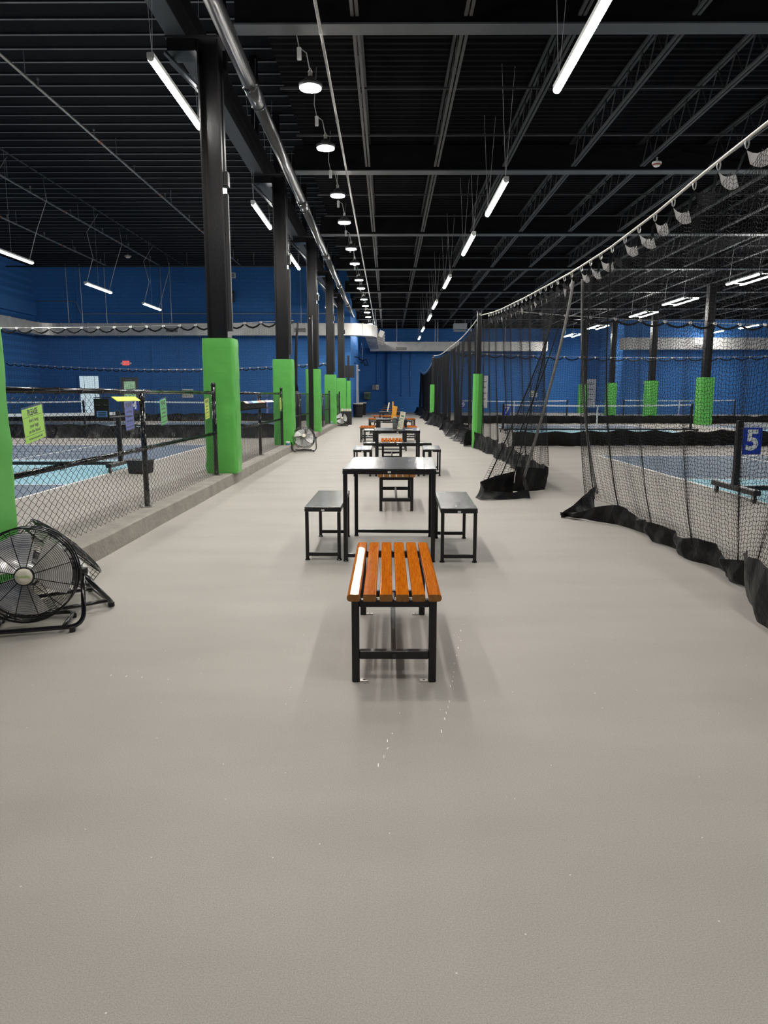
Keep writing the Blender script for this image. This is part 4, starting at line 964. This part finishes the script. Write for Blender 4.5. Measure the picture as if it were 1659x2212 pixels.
# standing menu cards, glass jar
def menu(x, y, z, m, label, lean, w=.088, h=.31, ink=True):
    t = thing('menu_card', label, 'menu card', (x, y, z)); R = Matrix.Rotation(lean, 3, 'Y')
    card = MB().box(-w / 2, w / 2, -.003, .003, .008, h, R).build('card', m, t)
    MB().bbox(-w * .5 , w * .5, -.035, .035, 0, .010, .002).build('foot', M['glass'], t)
    if ink:
        for k, (zz, x0, x1, hh) in enumerate(((.285, -.03, .008, .008), (.245, -.03, .02, .006), (.225, -.02, .028, .020), (.185, -.03, .02, .012), (.15, -.04, -.02, .026), (.135, -.01, .022, .004), (.115, -.01, .018, .004), (.085, -.038, -.02, .014), (.08, -.01, .022, .004), (.05, -.036, -.016, .022), (.045, -.005, .018, .004))):
            MB().box(x0, x1, -.0045, -.003, zz, zz + hh, R).build('print', M['green_ink'], card)
    return t
menu(.20, 12.18, .767, M['cream_menu'], 'cream printed card leaning on the second table', .19)
menu(.13, 17.65, .767, M['orange_menu'], 'orange printed card leaning on the third table', .16, .11, .32, False)
menu(-.02, 25.5, .767, M['cream_menu'], 'slim card on the fourth table, left one', .2, .05, .33, False)
menu(.17, 25.4, .767, M['orange_menu'], 'slim card on the fourth table, right one', 0.02, .045, .36, False)
t = thing('glass_jar', 'dark glass jar behind the cream card on the second table', 'jar', (.125, 12.62, .767))
MB().lathe([(.035, 0), (.042, .01), (.042, .15), (.036, .165), (.036, .18)], (0, 0, 0), 18).build('jar_body', M['glass'], t, True)
MB().lathe([(.038, .178), (.038, .20), (.02, .205)], (0, 0, 0), 18).build('lid', M['steel'], t, True)

# ================================================================== FLOOR FANS
def fan(x, y, rz, tilt, fwd, label, half=.29):
    t = thing('floor_fan', label, 'fan', (x, y, 0), math.radians(rz)); zc = .335; Rf = .265
    R = Matrix.Rotation(-tilt, 3, 'X'); tr = lambda p: np.array([tuple(R @ Vector(q)) for q in np.asarray(p, float)]) + np.array([0, 0, zc])
    dome = lambda r: -0.075 - 0.035 * (1 - (r / Rf) ** 2) ** .7 if r < Rf else -.075
    a = np.linspace(0, 2 * math.pi, 49)
    L = []
    for r in np.linspace(.055, Rf - .004, 22): L.append(tr([(r * math.cos(k), dome(r), r * math.sin(k)) for k in a]))
    for k_ in (-.05, -.025): L.append(tr([((Rf + .002) * math.cos(k), k_, (Rf + .002) * math.sin(k)) for k in a]))
    w = link('grille_rings', tubes_mesh('grille_rings', L, .0014, 4, M['fan_wire']), t); tag(w, kind='stuff')
    for k in range(12):
        q = k * math.pi / 6 + .26; rr = np.r_[np.linspace(.05, Rf, 9)]
        pts = [(r * math.cos(q), dome(r) - .003, r * math.sin(q)) for r in rr] + [((Rf + .004) * math.cos(q), .0, (Rf + .004) * math.sin(q))]
        MB().tube(tr(pts), .0026, 4).build('spoke', M['fan_wire'], t, True)
    L = []
    for r, yb in [(r, .075 + .05 * (1 - (r / Rf) ** 2)) for r in np.linspace(.07, Rf, 15)]: L.append(tr([(r * math.cos(k), yb, r * math.sin(k)) for k in a]))
    w = link('rear_rings', tubes_mesh('rear_rings', L, .0015, 4, M['fan_wire']), t); tag(w, kind='stuff')
    for k in range(12):
        q = k * math.pi / 6; pts = [(r * math.cos(q), .075 + .05 * (1 - (r / Rf) ** 2), r * math.sin(q)) for r in np.linspace(.07, Rf, 6)] + [((Rf + .004) * math.cos(q), .0, (Rf + .004) * math.sin(q))]
        MB().tube(tr(pts), .0026, 4).build('rear_spoke', M['fan_wire'], t, True)
    for yy in (-.068, .0, .07): MB().tube(tr([((Rf + .004) * math.cos(k), yy, (Rf + .004) * math.sin(k)) for k in a[:-1]]), .0055, 6, closed=True).build('rim_ring', M['black_gloss'], t, True)
    # hub cap with the maker's lettering, motor, blades
    b = MB().lathe([(.050, -.100), (.054, -.106), (.050, -.116), (.03, -.119)], (0, 0, 0), 24, 'y'); b.v = [tr(v) for v in b.v]; hub = b.build('hub_rim', M['black_gloss'], t, True)
    b = MB().lathe([(.046, -.116), (.046, -.1205), (.02, -.1215)], (0, 0, 0), 24, 'y'); b.v = [tr(v) for v in b.v]; hb = b.build('hub_label', M['cream'], t, True)
    me = text_mesh('lettering', 'hykolity', .021, M['lime_text'], .0006); lt = link('lettering', me, t, tuple(tr([(0, -.1225, 0)])[0]), (math.pi / 2 - tilt, 0, 0))
    b = MB().lathe([(.06, .02), (.075, .04), (.075, .12), (.05, .135)], (0, 0, 0), 20, 'y'); b.v = [tr(v) for v in b.v]; b.build('motor', M['black_steel'], t, True)
    b = MB().lathe([(.05, -.06), (.06, -.05), (.06, .02), (.05, .03)], (0, 0, 0), 20, 'y'); b.v = [tr(v) for v in b.v]; b.build('blade_hub', M['chrome'], t, True)
    for k in range(3):
        P = []
        for r in np.linspace(.05, .235, 9):
            row = []
            for s in np.linspace(-.92, .92, 12):
                q = k * 2 * math.pi / 3 + s * (.95 - .9 * abs(r - .15)) + (r - .05) * 1.2
                row.append((r * math.cos(q), -.01 - .045 * s + .01 * math.cos(3 * s), r * math.sin(q)))
            P.append(tr(row))
        MB().grid(P).build('blade', M['chrome'], t, True)
    # stand
    MB().tube(bend([(-half, 0, zc), (-half - .005, -fwd, .03), (half + .005, -fwd, .03), (half, 0, zc)], .09, 7), .0135, 10).build('stand_tube', M['black_gloss'], t, True)
    MB().tube(bend([(-.18, -fwd, .03), (-.20, .22, .03), (.20, .22, .03), (.18, -fwd, .03)], .07, 6), .0125, 10).build('base_tube', M['black_gloss'], t, True)
    for s in (-1, 1):
        MB().bbox(s * (half - .06) - .016, s * (half - .06) + .016, -fwd - .018, -fwd + .018, 0, .034, .004).build('rubber_foot', M['bin'], t)
        MB().bbox(s * .20 - .015, s * .20 + .015, .17, .2, 0, .034, .004).build('rubber_foot', M['bin'], t)
        kb = MB().cyl((s * (half - .02), 0, zc), (s * (half + .03), 0, zc), .022, 10).build('pivot_knob', M['black_steel'], t, True)
        MB().bbox(s * (half - .005) - .006, s * (half - .005) + .006, -.03, .03, zc - .11, zc + .03, .003).build('pivot_bracket', M['black_gloss'], t)
    return t
fan(-2.07, 3.98, 16, .10, .10, 'nearest floor fan with round cream hub label, cut by the left edge')
fan(-2.12, 4.48, 128, .78, .24, 'floor fan tilted upward right behind the nearest fan')
fan(-2.03, 17.25, 10, .50, .12, 'silver floor fan leaning back beside the slim black post')
fan(-2.03, 31.5, 12, .30, .12, 'distant floor fan before the fourth column')

# ================================================================== FENCE NOTICES, TRAYS
def notice(y, z, m, label, ang, w=.225, h=.275, full=True):
    t = thing('paper_notice', label, 'notice', (fx(y) + .052, y, z), 0, 'notices hung on the fence', rot=(0, ang, math.pi / 2))
    sh = MB().bbox(-w / 2, w / 2, -.001, .001, -h / 2, h / 2, .0004).build('sheet', m, t)
    MB().bbox(-w / 2 - .012, w / 2 + .012, -.0042, -.0036, -h / 2 - .010, h / 2 + .016, .0002).build('plastic_sleeve', M['sleeve'], t)
    def line(s, size, zz, sx=1.0, bold=.006):
        me = text_mesh('lettering', s, size, M['ink'], .0003, bold=bold); o = link('lettering', me, sh, (0, -.0016, zz), (math.pi / 2, 0, 0)); o.scale = (sx, 1, 1)
    line('PLEASE', .060, h * .36, .80, .03)
    for zz in (h * .24, -h * .30): MB().box(-w * .46, w * .46, -.0016, -.001, zz, zz + .0025).build('rule', M['ink'], sh)
    for s, zz in (("don't hang", .13), ('your bags', -.03), ('on the fence!', -.19)): line(s, .036, h * zz, .92)
    line('We have hooks on the wall!', .0205, -h * .40, .86)
    return t
notice(5.16, 1.145, M['lime'], 'lime green paper notice on the fence, nearest and largest', -.13, .30, .24)
notice(7.04, 1.155, M['bluep'], 'blue paper notice on the near fence span beside the label tray', -.07)
notice(8.10, 1.165, M['greenp'], 'green paper notice on the near fence span right of its middle post', -.10)
notice(10.0, 1.165, M['yellowp'], 'yellow paper notice on the near fence span beside the end post', -.10, .225, .275)
notice(14.75, 1.13, M['bluep'], 'blue paper notice on the second fence span beside its middle post', -.06)
notice(16.55, 1.15, M['yellowp'], 'narrow looking yellow notice at the far end of the second fence span', -.22)
notice(26.2, 1.12, M['greenp'], 'small dark green notice on the fourth fence span', -.1)
notice(27.2, 1.12, M['bluep'], 'small blue notice on the fourth fence span', -.1)
# label tray on the near span
t = thing('label_tray', 'black folded tray with yellow and blue labels on the near fence', 'tray', (fx(6.4) + .10, 6.1, 1.155))
MB().box(0, .125, 0, .006, .0, .165).build('end_panel', M['bin'], t)
MB().box(.0, .145, 0, .62, .172, .178).build('top_flap', M['bin'], t)
MB().box(.0, .115, .006, .62, .0, .006).build('floor_panel', M['bin'], t)
MB().add([(.145, .02, .182), (.145, .60, .182), (.195, .60, .145), (.195, .02, .145), (.143, .02, .178), (.143, .60, .178), (.192, .60, .141), (.192, .02, .141)], [(0, 3, 2, 1), (4, 5, 6, 7), (0, 1, 5, 4), (1, 2, 6, 5), (2, 3, 7, 6), (3, 0, 4, 7)]).build('yellow_label', M['yellowp'], t)
bl = MB().box(.02, .11, -.003, -.0005, .010, .062).build('blue_label', M['sky_l'], t)
for k in range(3): MB().box(.03, .10, -.004, -.003, .018 + k * .014, .024 + k * .014).build('label_print', M['ink'], bl)
for x in (.015, .085): MB().tube([(x, -.004, .115), (x + .02, -.008, .108), (x + .035, -.004, .112)], .003, 5).build('cable_tie', M['ink'], t)
t = thing('label_tray', 'long black tray with a row of coloured labels on the second fence', 'tray', (fx(13) + .05, 11.6, 1.10))
MB().box(0, .16, 0, .006, .0, .14).build('end_panel', M['bin'], t)
MB().box(.0, .006, 0, 3.1, .0, .15).build('back_panel', M['bin'], t)
MB().box(.0, .16, 0, 3.1, .14, .146).build('top_flap', M['bin'], t)
MB().box(.0, .16, 0, 3.1, .0, .006).build('floor_panel', M['bin'], t)
for k, (m, a, b_) in enumerate((('cream_l', .05, .28), ('bluep', .28, .62), ('cyan', .66, 1.2), ('redl', 1.22, 1.6), ('cream_l', 1.62, 1.9), ('pink', 2.0, 2.4), ('white', 2.42, 2.9))):
    MB().add([(.160, a, .150), (.160, b_, .150), (.205, b_, .118), (.205, a, .118), (.158, a, .146), (.158, b_, .146), (.203, b_, .114), (.203, a, .114)], [(0, 3, 2, 1), (4, 5, 6, 7), (0, 1, 5, 4), (1, 2, 6, 5), (2, 3, 7, 6), (3, 0, 4, 7)]).build('colour_label', M[m], t)
t = thing('storage_tub', 'black tub on the floor behind the near fence', 'tub', (-4.32, 12.4, 0), .5)
MB().lathe([(.19, 0), (.21, .02), (.225, .21), (.235, .22)], (0, 0, 0), 4).build('tub_body', M['bin'], t); MB().lathe([(.24, .215), (.24, .235)], (0, 0, 0), 4).build('tub_rim', M['bin'], t)

# ================================================================== SMALL THINGS
for i, (x, y, lab) in enumerate(((-2.44, 17.05, 'blue and white tin on the curb below the second full column'), (-2.40, 29.95, 'blue and white tin on the curb below the fourth column'))):
    t = thing('paint_tin', lab, 'tin', (x + (.05), y, .172)); MB().lathe([(.048, 0), (.048, .05)], (0, 0, 0), 16).build('tin_body', M['canblue'], t, True); MB().lathe([(.049, .05), (.049, .085), (.044, .088)], (0, 0, 0), 16).build('tin_top', M['white'], t, True)
t = thing('storage_box', 'black box with pale tins on top behind the distant fan', 'box', (-1.92, 33.2, 0))
MB().bbox(-.25, .25, -.2, .2, 0, .62, .01).build('box_body', M['bin'], t)
for k in range(4): MB().lathe([(.055, .621), (.055, .73), (.05, .735)], (-.19 + k * .125, -.05, 0), 10).build('tin', M['cream'], t)
for i, (x, y, lab) in enumerate(((-1.84, 44.2, 'black litter bin with pale liner beside the thin padded post'), (-1.80, 49.4, 'black litter bin with pale liner against the white door post'))):
    t = thing('litter_bin', lab, 'bin', (x, y, 0))
    MB().lathe([(.26, 0), (.28, .03), (.31, .80), (.32, .82)], (0, 0, 0), 20).build('bin_body', M['bin'], t, True)
    MB().lathe([(.318, .79), (.326, .83), (.30, .86), (.27, .84)], (0, 0, 0), 20).build('liner', M['liner'], t, True)
t = thing('door_post', 'tall white post beside the litter bins', 'post', (-2.0, 47.2, 0))
MB().bbox(-.07, .07, -.05, .05, 0, 3.3, .01).build('post_body', M['white'], t); MB().bbox(-.03, .03, -.06, -.05, .3, 3.2, .004).build('track', M['rod'], t); MB().box(.07, .17, -.04, .04, 2.9, 3.0).build('bracket', M['steel'], t)
t = thing('loose_netting', 'dark tangle of netting above the white post', 'net', (-1.75, 47.5, 3.3))
rs = np.random.default_rng(3); MB().tube(np.cumsum(rs.normal(0, .12, (26, 3)) * np.array([.8, .5, .8]), 0) + np.array([0, 0, .2]), .03, 5).build('tangle', M['netting'], t, True)
MB().tube([(.05, 0, .3), (.1, 0, .8), (.04, 0, 1.4)], .02, 5).build('cord', M['rod'], t, True)
t = thing('wall_fountain', 'glossy green grey unit mounted on the far blue wall', 'wall unit', (-1.62, Y_BACK - .02, 1.0))
MB().bbox(-.30, .30, -.35, 0, 0, .62, .05).build('housing', M['green_box'], t); MB().bbox(-.12, .12, -.37, -.35, .2, .42, .01).build('dark_panel', M['glass'], t); MB().bbox(-.26, .26, -.36, -.34, .5, .56, .008).build('top_strip', M['steel'], t)
for x, lab, m in ((-1.22, 'left grey electrical box on the far blue wall', 'grey_box'), (-.94, 'right cream electrical box on the far blue wall', 'cream_l')):
    t = thing('electrical_box', lab, 'electrical box', (x + .1, Y_BACK - .14, 1.75)); MB().bbox(-.12, .12, 0, .12, 0, .40, .01).build('case', M[m], t); MB().box(-.05, .05, -.004, 0, .14, .26).build('face_plate', M['grey_box'], t)
t = thing('fire_extinguisher', 'red fire extinguisher on the wall behind the thin padded post', 'extinguisher', (-2.29, 42.905, .85))
MB().lathe([(.07, 0), (.075, .03), (.075, .40), (.03, .47)], (0, 0, 0), 14).build('cylinder', M['redfe'], t, True); MB().box(-.03, .07, -.02, .02, .5, .54).build('handle', M['steel'], t); MB().lathe([(.076, .14), (.076, .32)], (0, 0, 0), 14).build('paper_label', M['white'], t, True)
# far doors, exit sign, poster in the left hall
t = thing('door_1', None, None, (-17.75, Y_LWALL - .03, 0)); tag(t, 'bright daylit glass door in the left hall', None, kind='structure')
MB().box(-.66, -.57, -.05, .03, 0, 2.55).box(.57, .66, -.05, .03, 0, 2.55).box(-.57, .57, -.05, .03, 2.46, 2.55).build('frame', M['blue_trim'], t)
MB().box(-.57, .57, -.01, .01, .12, 2.46).build('pane', M['daylight'], t)
for x in (-.30, .33): MB().box(x - .012, x + .012, -.016, -.01, .12, 2.46).build('glazing_bar', M['rod'], t)
t = thing('door_2', None, None, (-15.35, Y_LWALL - .03, 0)); tag(t, 'grey door with a green daylit window in the left hall', None, kind='structure')
MB().box(-.62, -.52, -.06, .03, 0, 2.5).box(.52, .62, -.06, .03, 0, 2.5).box(-.52, .52, -.06, .03, 2.38, 2.5).build('frame', M['blue_trim'], t)
MB().box(-.52, .52, -.03, .0, 0, 2.38).build('leaf', M['door_grey'], t); MB().box(-.34, .34, -.04, -.03, 1.15, 2.15).build('pane', M['daygreen'], t); MB().box(-.25, .15, -.06, -.03, 2.22, 2.27).build('door_closer', M['steel'], t)
t = thing('exit_sign', 'small red exit sign on the left hall wall', 'sign', (-15.5, Y_LWALL - .05, 3.22))
MB().bbox(-.20, .20, -.03, .03, -.13, .13, .008).build('case', M['exit_red'], t); link('lettering', text_mesh('lettering', 'EXIT', .19, M['white'], .002), t, (0, -.034, -.0), (math.pi / 2, 0, 0))
for s in (-1, 1): MB().lathe([(.05, 0), (.06, .03), (.05, .06)], (s * .27, -.03, -.02), 12, 'y').build('emergency_lamp', M['white_plastic'], t, True)
t = thing('wall_poster', 'white sheet pinned on the left hall wall', 'poster', (-11.9, Y_LWALL - .09, 1.45)); MB().bbox(-.33, .33, -.01, .0, -.25, .25, .003).build('sheet', M['white'], t)
for k in range(4): MB().box(-.26, .22 - .05 * (k % 2), -.013, -.01, .16 - k * .1, .19 - k * .1).build('print_line', M['grey_box'], t)
t = thing('wall_speaker', 'dark wall speaker on the blue wall between the first two columns', 'speaker', (-9.1, Y_LWALL - .3, 7.0)); MB().bbox(-.2, .2, -.15, .15, -.35, .3, .04).build('case', M['lamp_dark'], t); MB().box(-.05, .05, .15, .3, -.05, .05).build('mount', M['steel'], t); MB().lathe([(.10, -.16), (.13, -.15)], (0, 0, .05), 14, 'y').build('cone', M['rod'], t)
t = thing('wall_vent', 'small square white vent high on the left hall wall', 'vent', (-9.0, Y_LWALL - .04, 8.2)); MB().bbox(-.16, .16, -.03, .03, -.16, .16, .006).build('frame', M['white'], t); MB().box(-.1, .1, -.034, -.03, -.1, .1).build('grille', M['grey_box'], t)
# right hall wall posters
for i, (x, y, z, w, h, lab) in enumerate(((11.45, Y_BACK - .03, 1.45, .6, .5, 'white sheet on the far wall seen in the netting gap'), (15.9, Y_BACK - .03, 1.5, .9, 2.2, 'tall white banner on the far wall beside a padded column'), (7.6, Y_BACK - .03, 1.6, .5, 2.5, 'tall pale banner beyond the net by the green pole'))):
    t = thing('wall_poster', lab, 'poster', (x, y, z)); MB().bbox(-w / 2, w / 2, -.012, 0, -h / 2, h / 2, .003).build('sheet', M['white'], t)
    for k in range(4): MB().box(-w * .35, w * .3 - .04 * (k % 2), -.014, -.012, h * (.3 - k * .18), h * (.34 - k * .18)).build('print_line', M['grey_box'], t)
# ceiling detectors and camera
def detector(x, y, z, label, r=.11):
    t = thing('smoke_detector', label, 'detector', (x, y, z)); MB().lathe([(r * .55, -.09), (r, -.03), (r, 0)], (0, 0, 0), 16).build('body', M['white_plastic'], t, True); MB().lathe([(r * .7, -.07), (r * .98, -.045)], (0, 0, 0), 16).build('red_band', M['rust'], t, True)
    MB().cyl((0, 0, 0), (0, 0, .10), .02, 6).build('stem', M['rod'], t); return t
detector(5.75, 16.3, 6.27, 'white slotted detector hanging under the joists on the right', .10)
detector(6.55, 12.0, 6.27, 'white detector near the top right corner', .13)
detector(-12.6, 36.0, 8.0, 'white detector under the left roof', .16)
t = thing('wall_sign', 'small emergency lamp unit on the far right wall', 'lamp unit', (18.3, 50.9, 2.2)); MB().bbox(-.2, .2, -.05, .05, -.08, .08, .01).build('case', M['white_plastic'], t)
for s in (-1, 1): MB().lathe([(.09, -.08), (.10, 0)], (s * .32, 0, 0), 12, 'y').build('lamp_head', M['white_plastic'], t, True)
# projector-like heater unit under the far roof
t = thing('unit_heater', 'grey ceiling unit near the far wall above the right net', 'heater', (4.9, 50.0, 5.75)); MB().bbox(-.45, .45, -.3, .3, 0, .4, .02).build('case', M['grey_box'], t); MB().box(-.4, .4, -.28, .28, -.12, -.06).build('tray', M['rod'], t)
for x in (-.35, .35): MB().cyl((x, 0, .4), (x, 0, Z_LO - 5.8), .02, 6).build('hanger_rod', M['rod'], t)
